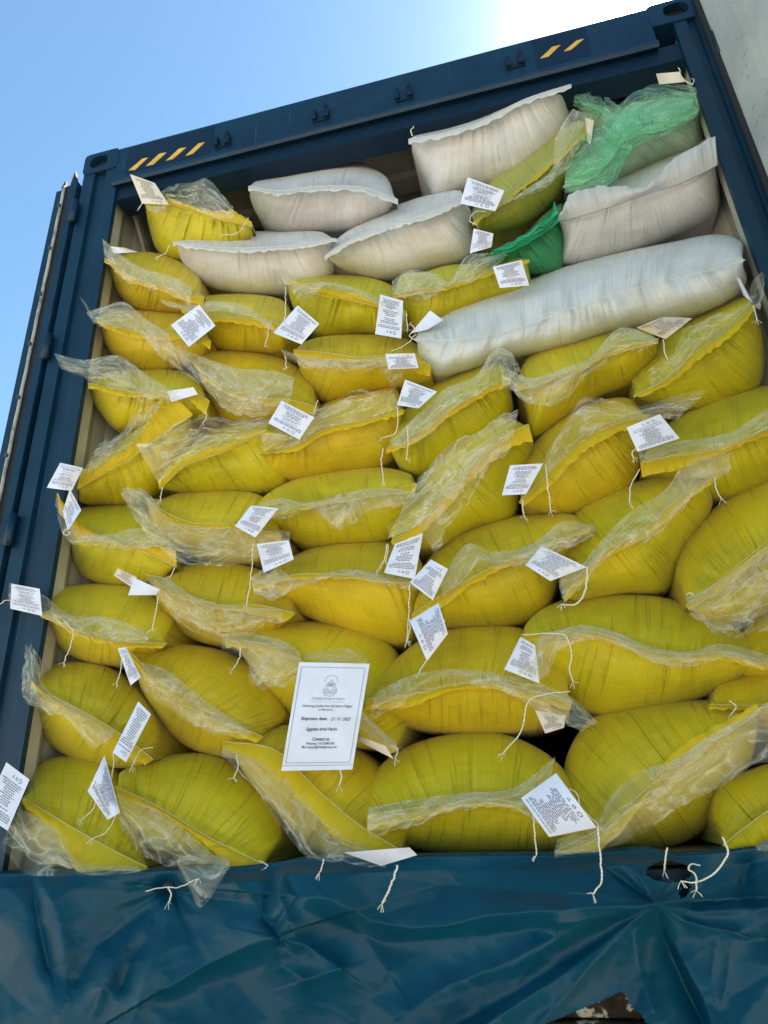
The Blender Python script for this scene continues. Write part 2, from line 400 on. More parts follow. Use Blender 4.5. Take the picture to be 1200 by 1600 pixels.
# roof with cross corrugations
y = .100; pr = []
while y < Lc:
    pr += [(y, 4.150), (y + .09, 4.150), (y + .108, 4.130), (y + .19, 4.130), (y + .208, 4.150)]; y += .209
n = len(pr)
build('roof', [(-1.2, a, b_) for a, b_ in pr] + [(1.23, a, b_) for a, b_ in pr], [(i, i + 1, n + i + 1, n + i) for i in range(n - 1)], 'roof_paint', cont, False)
MB().box((-1.219, .10, 4.160), (XR, Lc, 4.172)).build('roof_sheet', 'blue_paint', cont)
MB().box((-1.219, .112, 1.40), (-1.204, Lc, 4.16)).build('outer_panel', 'blue_paint', cont)
MB().box((1.222, .112, 1.40), (XR, Lc, 4.16)).build('outer_panel', 'blue_paint', cont)
MB().box((-1.2, Lc, 1.40), (1.22, Lc + .05, 4.16)).build('end_wall', 'grey_paint', cont)
for k in range(7):
    MB().box((-1.19 + k * .343, .03, ZF - .030), (-1.19 + k * .343 + .338, Lc, ZF - .002)).build('floor_plank', 'floorboard', cont)
MB().box((-1.2, .0, 1.30), (1.22, .10, ZF - .032), .004).build('door_sill', 'blue_paint', cont)
# lashing ring on the upper left edge of the inside
rg = MB(); c = np.array([-1.050, .40, 3.76])
ang = np.linspace(0, 2 * math.pi, 17)
rg.tube([c + np.array([.012, .030 * math.cos(a), .040 * math.sin(a)]) for a in ang], .006, 6)
rg.box((-1.075, .37, 3.785), (-1.045, .43, 3.815), .003); rg.build('lashing_ring', 'grey_paint', cont, True)
MB().prism([(.15, 3.99), (.19, 3.99), (.62, 3.58), (.62, 3.54), (.56, 3.54)], -1.071, -1.056, 'x').build('gusset', 'grey_paint', cont)
# left door folded right back along the outside, seen on its edge
ld = MB()
ld.box((-1.338, .0, 1.42), (-1.308, 1.16, 4.03), .004)
ld.box((-1.262, -.012, 1.42), (-1.228, .060, 4.045), .003)
o = ld.build('door', 'blue_paint', cont)
MB().box((-1.306, -.006, 1.42), (-1.264, .50, 4.035)).build('rubber_seal', 'rubber', o)
gs = []
for k in range(60):
    z = 1.42 + 2.61 * k / 59; gs.append((-1.288 + .0010 * math.sin(k * 1.7), -.012, z))
MB().tube(gs, .0062, 8).build('seal_strip', 'gasket', o, True)
for k in range(11):
    z = 1.56 + k * .235
    MB().tube([(-1.288, -.022, z - .006), (-1.288, -.022, z + .006)], .007, 8).build('rivet', 'steel', o)
MB().prism([(-1.262, 4.045), (-1.236, 4.045), (-1.252, 4.112)], -.010, .004, 'y').build('corner_flap', 'rubber', o)
MB().prism([(-1.306, 4.030), (-1.286, 4.030), (-1.290, 4.070)], -.010, .004, 'y').build('corner_flap', 'rubber', o)
for z in (1.75, 2.45, 3.18, 3.86):
    h = MB().tube([(-1.212, -.018, z - .055), (-1.212, -.018, z + .055)], .014, 12)
    h.box((-1.250, -.014, z - .040), (-1.205, -.002, z + .040), .003); h.build('hinge', 'blue_paint', o, True)
# right door standing open towards the viewer: inner side in scuffed grey paint, with its recessed panel
a = math.radians(6); dx, dy = math.sin(a), -math.cos(a)
def dpt(u, off, z): return (1.2475 + dx * u + math.cos(a) * off, -.002 + dy * u + math.sin(a) * off, z)
def dbox(u0, u1, o0, o1, z0, z1):
    V = [dpt(u, off, z) for u in (u0, u1) for off in (o0, o1) for z in (z0, z1)]
    return V, [(0, 1, 3, 2), (4, 6, 7, 5), (0, 4, 5, 1), (2, 3, 7, 6), (0, 2, 6, 4), (1, 5, 7, 3)]
rd = MB()
for args in ((0, .155, 0, .05, 1.42, 4.195), (1.0, 1.15, 0, .05, 1.42, 4.18), (.157, .998, 0, .05, 4.05, 4.195), (.157, .998, 0, .05, 1.42, 1.55)): rd.add(*dbox(*args))
o = rd.build('door', 'scuffed_paint', cont)
pn = MB(); pn.add(*dbox(.150, 1.005, .028, .046, 1.545, 4.055)); pn.build('recessed_panel', 'scuffed_paint', o)
MB().tube([dpt(.010, -.006, 1.42), dpt(.010, -.006, 2.8), dpt(.010, -.006, 4.17)], .010, 8).build('rubber_seal', 'rubber', o, True)
for z in (1.75, 2.45, 3.18, 3.90):
    MB().tube([(1.254, -.016, z - .055), (1.254, -.016, z + .055)], .012, 10).build('hinge', 'blue_paint', o, True)

# ------------------------------------------------------------------ sacks
NS, NT = 190, 28
def catm(pts, s): return curve(pts, s)
def make_sack(kind, label, group, seam, top, bot, Y=0.03, body='yellow_sacking', hem=None, hemmat='yellow_hem',
              hemw=11, stitch=True, pleat=1.0, deep=.62, ends=.035, roll=False, hemlift=.012):
    sd = seed(); s = np.linspace(0, 1, NS)
    S = catm(seam, s)
    L = np.array(seam[0], float); R = np.array(seam[-1], float)
    ctr = (np.mean(top, axis=0) + np.mean(bot, axis=0)) / 2
    Le = L + (ctr - L) * ends; Re = R + (ctr - R) * ends
    T = catm([Le] + list(top) + [Re], s); B = catm([Le] + list(bot) + [Re], s)
    grow = 1.5
    half = (np.linalg.norm(at(*T[NS // 2], Y) - at(*S[NS // 2], Y)) + np.linalg.norm(at(*B[NS // 2], Y) - at(*S[NS // 2], Y))) / 2
    width = np.linalg.norm(at(*L, Y) - at(*R, Y))
    D = min(max(1.35 * half, .07), .22)
    pleat = pleat * (1.5 if roll else min(1, .36 / width + .15))
    env = .30 + .70 * np.clip(np.sin(np.pi * s), 0, 1) ** .55
    tt = np.linspace(-1, 1, 2 * NT + 1)
    # denser rows near the seam and near the outline
    tt = np.sign(tt) * (0.5 * np.abs(tt) + 0.5 * np.sin(np.abs(tt) * math.pi / 2))
    rows = []; uvr = []
    for t in tt:
        a = abs(t); E = T if t > 0 else B
        f = a
        p = S + (E - S) * f
        if roll: h = 1 - math.sqrt(max(0, 1 - a * a))
        else: h = .66 * (1 - math.sqrt(max(0, 1 - a * a))) + .34 * a
        y = Y + D * env * h
        u = s * width; v = t * half
        # pleats run square to the seam and fade out over the belly
        wv = s + .006 * vnoise(s * 9, t * 2.2, sd)
        n1 = vnoise(wv * width * 95, t * 1.3, sd + 1)
        mask = np.clip(vnoise(s * 7, t * 1.1 + 3, sd + 2) * 1.3 + .45, 0, 1)
        slit = -np.clip(n1 - .10, 0, 1) ** .8
        fade = math.exp(-a * 1.5) * min(1, a * 7 + .25)
        d = .016 * pleat * slit * mask * fade
        n2 = vnoise(wv * width * 36, t * .9, sd + 4)
        d = d + .0075 * pleat * n2 * (math.exp(-a * 1.9) + .12)
        d = d + .011 * fbm(s * width * 7, t * half * 8, sd + 5, 3) * (1 - a * .5)
        if not roll: d = d + .010 * math.exp(-(a / .10) ** 2)        # the sewn lip stands out
        edge = np.clip(np.minimum(s, 1 - s) * 14, 0, 1)
        y = y - d * (edge * .85 + .15)
        rows.append(at(p[:, 0], p[:, 1], y)); uvr.append(np.stack([u, np.full(NS, v)], -1))
    mid = (rows[0] + rows[-1]) / 2
    def back(r, q, k, sg):
        P = r.copy(); P = P + (mid - P) * k; P[:, 1] = r[:, 1] + deep * q
        return P, np.stack([s * width, np.full(NS, sg * (half + deep * q))], -1)
    front = list(zip(rows, uvr))
    bb = [back(rows[0], q, k, -1) for q, k in ((1, .98), (.93, .6), (.6, .12), (.2, .02))]
    tb = [back(rows[-1], q, k, 1) for q, k in ((.2, .02), (.6, .12), (.93, .6), (1, .98))]
    allr = bb + front + tb
    V = np.concatenate([r[0] for r in allr]); UV = np.concatenate([r[1] for r in allr])
    base = V.mean(0); base[1] = Y + .2; base[2] = V[:, 2].min()
    root = empty(kind, base, label, 'sack', group)
    UV = UV + np.array([sd * .731, sd * .413])
    build('body', V, gridfaces(len(allr), NS), body, root, True, UV)
    info = dict(root=root, seam=seam, S=S, Y=Y, half=half, width=width, sd=sd, D=D)
    # hem: the flat strip of cloth beyond the stitching
    n = 130; s2 = np.linspace(0, 1, n); I = catm(seam, s2)
    if hem is None or hem == 'none': O = I + np.array([0, hemw]) * (1 + (.12 if 'white' in hemmat else .35) * vnoise(s2 * 9, 0, sd))[:, None]
    else: O = catm(hem, s2)
    if hem != 'none':
        m = 9; rr = []; uu = []
        hw = np.linalg.norm(at(O[:, 0], O[:, 1], Y) - at(I[:, 0], I[:, 1], Y), axis=1)
        for j in range(m):
            f = j / (m - 1)
            O2 = O + np.stack([1.5 * vnoise(s2 * 40, 1, sd + 8), 2.4 * vnoise(s2 * 34, 2, sd + 9)], -1)
            P = I + (O2 - I) * f
            y = Y - .014 - hemlift * math.sin(f * 2.2) - f * (.006 * vnoise(s2 * width * 38, f * .8, sd + 6) + .004 * vnoise(s2 * width * 90, f, sd + 7))
            rr.append(at(P[:, 0], P[:, 1], y)); uu.append(np.stack([s2 * width, hw * f], -1))
        build('hem', np.concatenate(rr), gridfaces(m, n), hemmat, root, True, np.concatenate(uu) + sd)
    if stitch:
        n = 170; s3 = np.linspace(.01, .99, n); P = catm(seam, s3) + np.stack([np.zeros(n), .6 * np.sin(np.arange(n) * 1.9)], -1)
        MB().tube(at(P[:, 0], P[:, 1], Y - .0165 - .0012 * np.sin(np.arange(n) * .95)), .0010, 4).build('stitching', 'thread' if 'white' not in body else 'twine', root, True)
    return info

def liner(info, inner, outer, lift=.03, mat='clear_film', layers=2, rag=5, name='plastic_liner', folds=1.0):
    """Crumpled film between two edges; two leaves of it, as the mouth of a bag has."""
    root = info['root']; Y = info['Y']
    if inner is None: inner = info['seam']
    for L in range(layers):
        sd = seed(); n = 170; m = 26; s = np.linspace(0, 1, n)
        I = catm(inner, s); O = catm(outer, s)
        O = O + (I - O) * (0 if L == 0 else .16 + .16 * vnoise(s * 3, 0, sd)[:, None])
        O = O + (O - I) * (.16 * vnoise(s * 4.5, 6.6, sd + 11))[:, None]
        O = O + np.stack([rag * fbm(s * 9, 3.3, sd, 3), rag * fbm(s * 11, 8.1, sd + 1, 3)], -1) * 1.2
        LEN = np.linalg.norm(np.diff(at(I[:, 0], I[:, 1], np.full(n, Y)), axis=0), axis=1).sum()
        WID = np.mean(np.linalg.norm(at(O[:, 0], O[:, 1], np.full(n, Y)) - at(I[:, 0], I[:, 1], np.full(n, Y)), axis=1))
        rr = []; uu = []
        for j in range(m):
            f = j / (m - 1); P = I + (O - I) * f
            wob = 3.0 * vnoise(s * 8, f * 3, sd + 2)[:, None] * np.array([.6, 1]) * math.sin(f * math.pi)
            P = P + wob
            fan = s + .05 * (f - .3) * vnoise(s * 4, 1, sd + 3) + .03 * vnoise(s * 7, f * 2, sd + 4)
            r1 = 1 - np.abs(vnoise(fan * LEN * 17, f * .8, sd + 5)) * 2
            r2 = vnoise(fan * LEN * 9 + f * 2, f * 1.8, sd + 6)
            r3 = 1 - np.abs(vnoise(s * LEN * 5 + f * 2, f * WID * 22, sd + 7)) * 2
            e = min(1, .25 + f * 1.6)
            d = folds * e * (.0026 * r1 + .011 * r2 + .011 * r3)
            y = Y - .020 - L * .007 - lift * math.sin(min(1, f * 1.1) * math.pi * .62) - d
            rr.append(at(P[:, 0], P[:, 1], y)); uu.append(np.stack([s * LEN, np.full(n, f * WID)], -1))
        build(name, np.concatenate(rr), gridfaces(m, n), mat, root, True, np.concatenate(uu) * 3 + sd * .37)

def sheet_map(quad, Y, curl, axis=0, tilt=(0, 0)):
    """Function (u, v) in 0..1 -> world points of a curled sheet whose corners show at quad (top-left, top-right, bottom-right, bottom-left)."""
    q = np.array(quad, float)
    def f(u, v, off=0.0):
        u = np.asarray(u, float); v = np.asarray(v, float)
        P = (q[0] * ((1 - u) * (1 - v))[..., None] + q[1] * (u * (1 - v))[..., None] + q[2] * (u * v)[..., None] + q[3] * ((1 - u) * v)[..., None])
        c = curl * (np.sin(u * math.pi) if axis == 0 else np.sin(v * math.pi)) + .25 * curl * np.sin((u + v) * 2.4)
        y = Y - c - tilt[0] * (u - .5) - tilt[1] * (v - .5) - off
        return at(P[..., 0], P[..., 1], y)
    return f
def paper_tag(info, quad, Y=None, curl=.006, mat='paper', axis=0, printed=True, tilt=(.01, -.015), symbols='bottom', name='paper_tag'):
    Y = info['Y'] - .065 if Y is None else Y
    curl = curl * (2.0 if SEED[0] % 3 else -1.6)
    f = sheet_map(quad, Y, curl, axis, tilt); n = 12
    u, v = np.meshgrid(np.linspace(0, 1, n), np.linspace(0, 1, n))
    V = f(u.ravel(), v.ravel()); B = f(u.ravel(), v.ravel(), -.0006)
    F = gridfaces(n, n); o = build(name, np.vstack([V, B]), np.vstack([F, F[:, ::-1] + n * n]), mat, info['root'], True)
    if not printed: return o
    rng = random.Random(SEED[0] * 7 + 1); SEED[0] += 1
    VV = []; FF = []
    def bar(u0, u1, v0, v1):
        k = len(VV); P = f(np.array([u0, u1, u1, u0]), np.array([v0, v0, v1, v1]), .0011)
        VV.extend(P.tolist()); FF.append((k, k + 1, k + 2, k + 3))
    lo, hi = (.07, .80) if symbols == 'bottom' else (.22, .93)
    v = lo; c = .5
    while v < hi:
        frac = (v - lo) / (hi - lo)
        wd = rng.uniform(.30, .62) if .12 < frac < .75 else rng.uniform(.62, .86)
        if frac > .82: wd = .84
        x = c - wd / 2
        while x < c + wd / 2 - .02:
            l = rng.uniform(.03, .12); bar(x, min(x + l, c + wd / 2), v, v + .017); x += l + rng.uniform(.012, .028)
        v += .041 + (.03 if rng.random() < .12 else 0)
    # handling symbols: ring, triangle, wavy pair, ring, at one end of the tag
    vs = .885 if symbols == 'bottom' else .13
    def ring(cu, cv, r, k=10, asp=.75, r2=.7, a0=0):
        o_ = len(VV); an = [a0 + 2 * math.pi * i / k for i in range(k)]
        P1 = f(np.array([cu + r * math.cos(a_) for a_ in an]), np.array([cv + r * asp * math.sin(a_) for a_ in an]), .0011)
        P2 = f(np.array([cu + r2 * r * math.cos(a_) for a_ in an]), np.array([cv + r2 * r * asp * math.sin(a_) for a_ in an]), .0011)
        VV.extend(P1.tolist()); VV.extend(P2.tolist())
        for i in range(k): FF.append((o_ + i, o_ + (i + 1) % k, o_ + k + (i + 1) % k, o_ + k + i))
    ring(.44, vs, .045, 3, .9, .6, -math.pi / 2); ring(.58, vs, .045, 5, .8, .6); ring(.73, vs, .055, 12, .8, .72)
    build('print', VV, FF, 'tag_ink', o, False)
    return o
def twine(parent, pts, Y, r=.0013, tassel=True, mat='twine', name='string', wob=1.0):
    sd = seed(); n = max(16, int(len(pts) * 12)); s = np.linspace(0, 1, n)
    P = catm(pts, s)
    P = P + wob * np.stack([1.1 * vnoise(s * 14, 0, sd), .6 * vnoise(s * 12, 3, sd)], -1)
    yy = Y + .004 * vnoise(s * 6, 5, sd)
    W = at(P[:, 0], P[:, 1], yy)
    ph = np.arange(n) * 1.15; q = MB()
    q.tube(W + r * .55 * np.stack([np.cos(ph), np.sin(ph), 0 * ph], -1), r * .8, 5)
    q.tube(W - r * .55 * np.stack([np.cos(ph), np.sin(ph), 0 * ph], -1), r * .8, 5)
    if tassel:
        rng = random.Random(sd); e = W[-1]
        for k in range(4):
            d = np.array([rng.uniform(-1, 1), rng.uniform(-.6, .2), rng.uniform(-1.2, .1)]); d /= np.linalg.norm(d)
            q.tube([e, e + d * .006, e + d * .013 + np.array([0, 0, -.003])], r * .45, 4)
    return q.build(name, mat, parent, True)

YG = 'yellow sacks stacked in the container'
WG = 'white sacks near the top of the load'
GG = 'green mesh sacks under the roof corner'
def Ysk(label, seam, top, bot, liners=(), tags=(), strings=(), **kw):
    i = make_sack('yellow_sack', label, YG, seam, top, bot, **kw)
    deco(i, liners, tags, strings); return i
def deco(i, liners=(), tags=(), strings=()):
    for l in liners:
        l = dict(l) if isinstance(l, dict) else dict(outer=l)
        liner(i, l.pop('inner', None), l.pop('outer'), **l)
    for t_ in tags:
        t_ = dict(t_) if isinstance(t_, dict) else dict(quad=t_)
        paper_tag(i, **t_)
    for t_ in strings:
        t_ = dict(t_) if isinstance(t_, dict) else dict(pts=t_)
        t_.setdefault('Y', i['Y'] - .055); twine(i['root'], **t_)

# ---- lowest row, resting on the floor edge
Ysk("lowest yellow sack by the blue post, printed tag sticking out over the post's foot",
    [(34, 1246), (100, 1285), (172, 1326), (232, 1356)], [(60, 1195), (100, 1181), (165, 1186), (215, 1250)], [(30, 1330), (110, 1368), (190, 1370)], Y=.00,
    hem=[(34, 1255), (82, 1298), (128, 1366), (215, 1368)],
    liners=[dict(inner=[(30, 1262), (95, 1300), (125, 1345), (215, 1352)], outer=[(0, 1325), (55, 1362), (130, 1370), (222, 1362)], rag=4)],
    tags=[dict(quad=[(10, 1191), (46, 1218), (12, 1298), (-28, 1272)], symbols='top', Y=-.08)])
Ysk('plump yellow sack above the tarpaulin with bare sloping stitching and a pointed film tongue',
    [(180, 1228), (250, 1262), (330, 1310), (418, 1353)], [(190, 1205), (270, 1179), (350, 1183), (415, 1240), (442, 1305)], [(190, 1300), (260, 1342), (370, 1364)], Y=.00,
    hem=[(184, 1246), (262, 1278), (335, 1332), (368, 1371)],
    liners=[dict(inner=[(184, 1240), (262, 1275), (310, 1315), (345, 1345)], outer=[(188, 1290), (225, 1335), (262, 1352), (320, 1352)], rag=4),
            dict(inner=[(280, 1338), (318, 1335), (358, 1340)], outer=[(276, 1350), (316, 1424), (360, 1356)], rag=2, lift=.05)],
    tags=[dict(quad=[(163, 1180), (188, 1270), (168, 1281), (137, 1236)], curl=-.012, Y=-.085, axis=1)],
    strings=[[(150, 1240), (147, 1262), (128, 1280)], [(182, 1272), (166, 1300), (142, 1311)], dict(pts=[(405, 1345), (418, 1352), (414, 1358)])])
Ysk('steeply slanting yellow sack under the printed notice, seam running down to the tarp',
    [(348, 1158), (430, 1172), (500, 1238), (560, 1288), (632, 1332)], [(440, 1132), (520, 1150), (600, 1205), (642, 1285)], [(380, 1205), (430, 1275), (490, 1327), (560, 1345)], Y=.005,
    hem=[(350, 1172), (420, 1205), (485, 1268), (545, 1325), (615, 1352)],
    liners=[dict(inner=[(350, 1168), (418, 1195), (480, 1250), (530, 1300), (600, 1335)], outer=[(345, 1180), (395, 1222), (435, 1285), (485, 1345), (600, 1364)], rag=6)],
    tags=[dict(quad=[(537, 1332), (640, 1324), (652, 1336), (596, 1353)], printed=False, Y=-.09, curl=.01)],
    strings=[dict(pts=[(621, 1352), (612, 1380), (597, 1412)], r=.002, Y=-.14), dict(pts=[(506, 1342), (504, 1352), (500, 1363)], Y=-.12), dict(pts=[(532, 1203), (533, 1215), (530, 1228)], Y=-.11), [(370, 1180), (372, 1200), (364, 1216)]])
Ysk('broad yellow sack on the floor edge, a large dense printed tag hanging at its corner',
    [(572, 1272), (650, 1262), (740, 1250), (830, 1258), (925, 1295)], [(575, 1225), (620, 1175), (700, 1147), (780, 1145), (860, 1182), (908, 1245)], [(590, 1300), (650, 1327), (740, 1338), (840, 1333), (905, 1320)], Y=.00,
    hem=[(574, 1302), (640, 1284), (740, 1262), (830, 1272), (900, 1300)],
    liners=[dict(inner=[(576, 1262), (640, 1250), (730, 1238), (800, 1232), (868, 1182)], outer=[(575, 1312), (640, 1290), (720, 1262), (790, 1262), (840, 1290)], rag=6)],
    tags=[dict(quad=[(869, 1208), (932, 1293), (858, 1308), (814, 1247)], curl=.008, Y=-.10, symbols='top')],
    strings=[dict(pts=[(833, 1270), (836, 1305), (838, 1336)], Y=-.10), dict(pts=[(888, 1232), (900, 1240), (908, 1262), (936, 1290)], Y=-.085)])
Ysk('big yellow sack on the floor edge with a thick bundle of film slanting across it',
    [(868, 1330), (945, 1290), (1015, 1228), (1095, 1170), (1190, 1112)], [(880, 1245), (886, 1180), (925, 1122), (1000, 1100), (1090, 1093), (1155, 1100)], [(935, 1338), (1020, 1330), (1090, 1305), (1135, 1245), (1175, 1185)], Y=.00,
    hem=[(872, 1340), (935, 1330), (990, 1275), (1050, 1180), (1180, 1100)],
    liners=[dict(inner=[(870, 1312), (928, 1288), (958, 1240), (1000, 1205), (1050, 1188), (1115, 1145), (1205, 1095)], outer=[(868, 1342), (935, 1335), (1010, 1298), (1075, 1252), (1130, 1230), (1170, 1208), (1215, 1185)], rag=7, layers=2)],
    strings=[dict(pts=[(933, 1290), (937, 1330), (939, 1378), (926, 1397)], Y=-.14, r=.0016)])
Ysk('lowest sack beyond the torn tarp knot, long frayed twine trailing from it',
    [(1128, 1322), (1165, 1292), (1210, 1262), (1290, 1238)], [(1112, 1270), (1122, 1230), (1160, 1208), (1240, 1190)], [(1150, 1328), (1205, 1320), (1275, 1295)], Y=.005,
    hem=[(1140, 1328), (1180, 1322), (1220, 1300), (1290, 1270)],
    liners=[dict(inner=[(1180, 1320), (1220, 1298), (1290, 1262)], outer=[(1185, 1330), (1230, 1325), (1295, 1300)], rag=4)],
    strings=[dict(pts=[(1128, 1308), (1137, 1332), (1118, 1362), (1090, 1378), (1064, 1377)], Y=-.14, r=.0017)])
# ---- second row
Ysk('yellow sack beside the blue post whose tag with printed symbols hangs over its lower corner',
    [(46, 1075), (80, 1088), (127, 1110), (187, 1146), (240, 1187)], [(60, 1047), (112, 1034), (169, 1041), (222, 1085), (250, 1140)], [(52, 1116), (75, 1160), (115, 1186), (165, 1199), (218, 1198)], Y=.01, hemw=9,
    hem=[(50, 1065), (84, 1098), (125, 1128), (172, 1168), (226, 1196)],
    liners=[dict(inner=[(62, 1040), (66, 1068), (85, 1086), (127, 1110), (180, 1145)], outer=[(42, 1005), (38, 1082), (62, 1108), (108, 1124), (150, 1168)], rag=6),
            dict(inner=[(64, 1030), (68, 1060), (62, 1085)], outer=[(46, 1000), (40, 1040), (36, 1082)], rag=3, layers=1)],
    tags=[dict(quad=[(216, 1096), (236, 1116), (197, 1191), (176, 1176)], curl=.005, Y=-.09)],
    strings=[[(177, 1174), (178, 1190), (174, 1215)], [(238, 1168), (220, 1172), (206, 1198)]])
Ysk('yellow sack sloping down to the printed notice, film bunched along its whole lip',
    [(203, 1018), (238, 1052), (290, 1090), (350, 1125), (412, 1152)], [(228, 1012), (281, 1006), (356, 1019), (412, 1056), (448, 1118)], [(222, 1080), (262, 1142), (300, 1171), (350, 1184), (398, 1182)], Y=.015,
    hem=[(205, 1030), (240, 1070), (300, 1110), (365, 1150), (400, 1160)],
    liners=[dict(inner=[(222, 1035), (255, 1045), (290, 1070), (340, 1108), (395, 1142)], outer=[(216, 1055), (240, 1095), (285, 1130), (325, 1150), (385, 1150)], rag=7)],
    tags=[dict(quad=[(184, 1013), (197, 1011), (220, 1058), (204, 1071)], curl=.004, Y=-.08)],
    strings=[[(190, 1030), (188, 1050), (182, 1068)], dict(pts=[(375, 1010), (374, 1028), (364, 1045)], Y=-.06)])
Ysk('yellow sack directly behind the top of the printed notice, beige tag under its corner',
    [(350, 998), (420, 1008), (480, 1038), (550, 1100), (624, 1172)], [(382, 984), (440, 970), (549, 977), (605, 1000), (634, 1060), (637, 1130)], [(385, 1032), (420, 1092), (470, 1135), (545, 1168)], Y=.02,
    hem=[(352, 1010), (410, 1020), (465, 1062), (530, 1125), (610, 1180)],
    liners=[dict(inner=[(345, 990), (400, 992), (440, 1000), (470, 1020)], outer=[(345, 1020), (380, 1030), (400, 1080), (470, 1060)], rag=7),
            dict(inner=[(560, 1105), (590, 1135), (620, 1160)], outer=[(560, 1145), (585, 1160), (618, 1178)], rag=4),
            dict(inner=[(480, 1020), (530, 1012), (570, 1020)], outer=[(470, 1040), (530, 1045), (580, 1040)], rag=5, layers=1)],
    tags=[dict(quad=[(561, 1150), (603, 1166), (615, 1186), (560, 1158)], mat='kraft_paper', printed=False, Y=-.06)],
    strings=[dict(pts=[(612, 1165), (621, 1170), (618, 1186)])])
Ysk('wide yellow sack just past the notice, film flaring into a clear fan at one corner',
    [(572, 1092), (640, 1085), (702, 1072), (770, 1066), (840, 1080), (895, 1095)], [(582, 1062), (620, 1028), (660, 998), (717, 979), (774, 976), (830, 988), (880, 1035)], [(600, 1122), (650, 1140), (720, 1148), (800, 1146), (850, 1137), (888, 1118)], Y=.015,
    hem=[(570, 1108), (640, 1106), (700, 1082), (770, 1078), (840, 1098), (890, 1110)],
    liners=[dict(inner=[(590, 1080), (640, 1056), (700, 1046), (760, 1049), (830, 1064), (890, 1088), (934, 1128)], outer=[(575, 1122), (635, 1100), (700, 1072), (760, 1074), (815, 1095), (855, 1125), (905, 1142)], rag=6)],
    tags=[dict(quad=[(836, 1110), (884, 1118), (881, 1137), (852, 1146)], mat='kraft_paper', Y=-.03)],
    strings=[dict(pts=[(890, 1080), (850, 1085), (826, 1096), (815, 1140), (786, 1178)], Y=-.07)])
Ysk('widest yellow sack of the load, film ribbon running level across its middle',
    [(814, 994), (870, 988), (930, 988), (990, 1008), (1060, 1024), (1130, 1018), (1190, 1032)], [(820, 978), (850, 950), (900, 932), (960, 927), (1031, 932), (1100, 953), (1165, 992)], [(832, 1032), (865, 1062), (900, 1102), (950, 1119), (1020, 1110), (1090, 1093), (1155, 1060)], Y=.01,
    hem=[(816, 1004), (870, 998), (930, 998), (990, 1018), (1060, 1034), (1130, 1032), (1195, 1048)],
    liners=[dict(inner=[(868, 985), (915, 976), (965, 988), (1010, 1008), (1070, 1018), (1130, 1006), (1205, 1025)], outer=[(870, 1018), (930, 1000), (975, 1018), (1010, 1034), (1070, 1042), (1130, 1030), (1205, 1052)], rag=5),
            dict(inner=[(812, 1030), (850, 990), (880, 985)], outer=[(806, 1055), (845, 1062), (875, 1010)], rag=5)],
    tags=[dict(quad=[(813, 995), (836, 1008), (843, 1068), (788, 1046)], curl=.006, Y=-.03, tilt=(.0, -.02))],
    strings=[dict(pts=[(815, 992), (880, 992), (893, 1020), (889, 1045), (896, 1066)], Y=-.05)])
Ysk('yellow sack of which only a shoulder shows, wedged beneath the widest sack',
    [(1108, 1100), (1170, 1102), (1270, 1092)], [(1122, 1068), (1180, 1045), (1260, 1028)], [(1130, 1122), (1190, 1135), (1265, 1140)], Y=.05, hemw=8,
    strings=[dict(pts=[(1140, 1095), (1150, 1104), (1140, 1118)])])
Ysk('yellow sack corner peeping out behind the film of the sack above, beside the widest sack',
    [(1150, 1036), (1200, 1028), (1300, 1010)], [(1160, 985), (1200, 955), (1280, 925)], [(1165, 1062), (1220, 1072), (1295, 1068)], Y=.05, hemw=8)
# ---- third row
Ysk('yellow sack with milky film and a pale tag laid flat across the blue post',
    [(28, 935), (75, 962), (130, 987), (190, 1002), (262, 1005)], [(67, 921), (112, 914), (169, 912), (222, 920), (270, 965)], [(75, 977), (92, 1011), (124, 1031), (169, 1040), (228, 1038)], Y=.01,
    hem=[(40, 950), (80, 972), (130, 996), (190, 1012), (255, 1012)],
    liners=[dict(inner=[(14, 910), (65, 928), (110, 960), (170, 965), (235, 988)], outer=[(16, 952), (62, 965), (110, 992), (175, 1005), (230, 1003)], rag=6)],
    tags=[dict(quad=[(18, 912), (62, 920), (66, 962), (16, 951)], curl=.006, Y=-.07)],
    strings=[dict(pts=[(98, 968), (115, 988), (110, 1010), (99, 1036)], Y=-.08), dict(pts=[(16, 938), (8, 938), (2, 943), (-8, 944)], Y=-.07)])
Ysk('yellow sack with a folded two-piece tag jutting from its upper corner',
    [(240, 905), (285, 928), (340, 946), (400, 945), (462, 958)], [(262, 898), (300, 880), (356, 876), (412, 893), (455, 930)], [(245, 940), (270, 977), (310, 1002), (360, 1009), (420, 1002)], Y=.02,
    hem=[(240, 918), (290, 938), (340, 952), (400, 960), (448, 972)],
    liners=[dict(inner=[(228, 896), (262, 905), (300, 930), (350, 945), (440, 952)], outer=[(235, 915), (262, 952), (298, 985), (355, 998), (440, 968)], rag=6)],
    tags=[dict(quad=[(184, 888), (214, 902), (206, 918), (178, 899)], mat='kraft_paper', Y=-.075, curl=.003), dict(quad=[(210, 903), (250, 921), (243, 930), (200, 930)], Y=-.08, curl=.004, printed=False)],
    strings=[dict(pts=[(249, 922), (243, 960), (237, 984)], Y=-.06)])
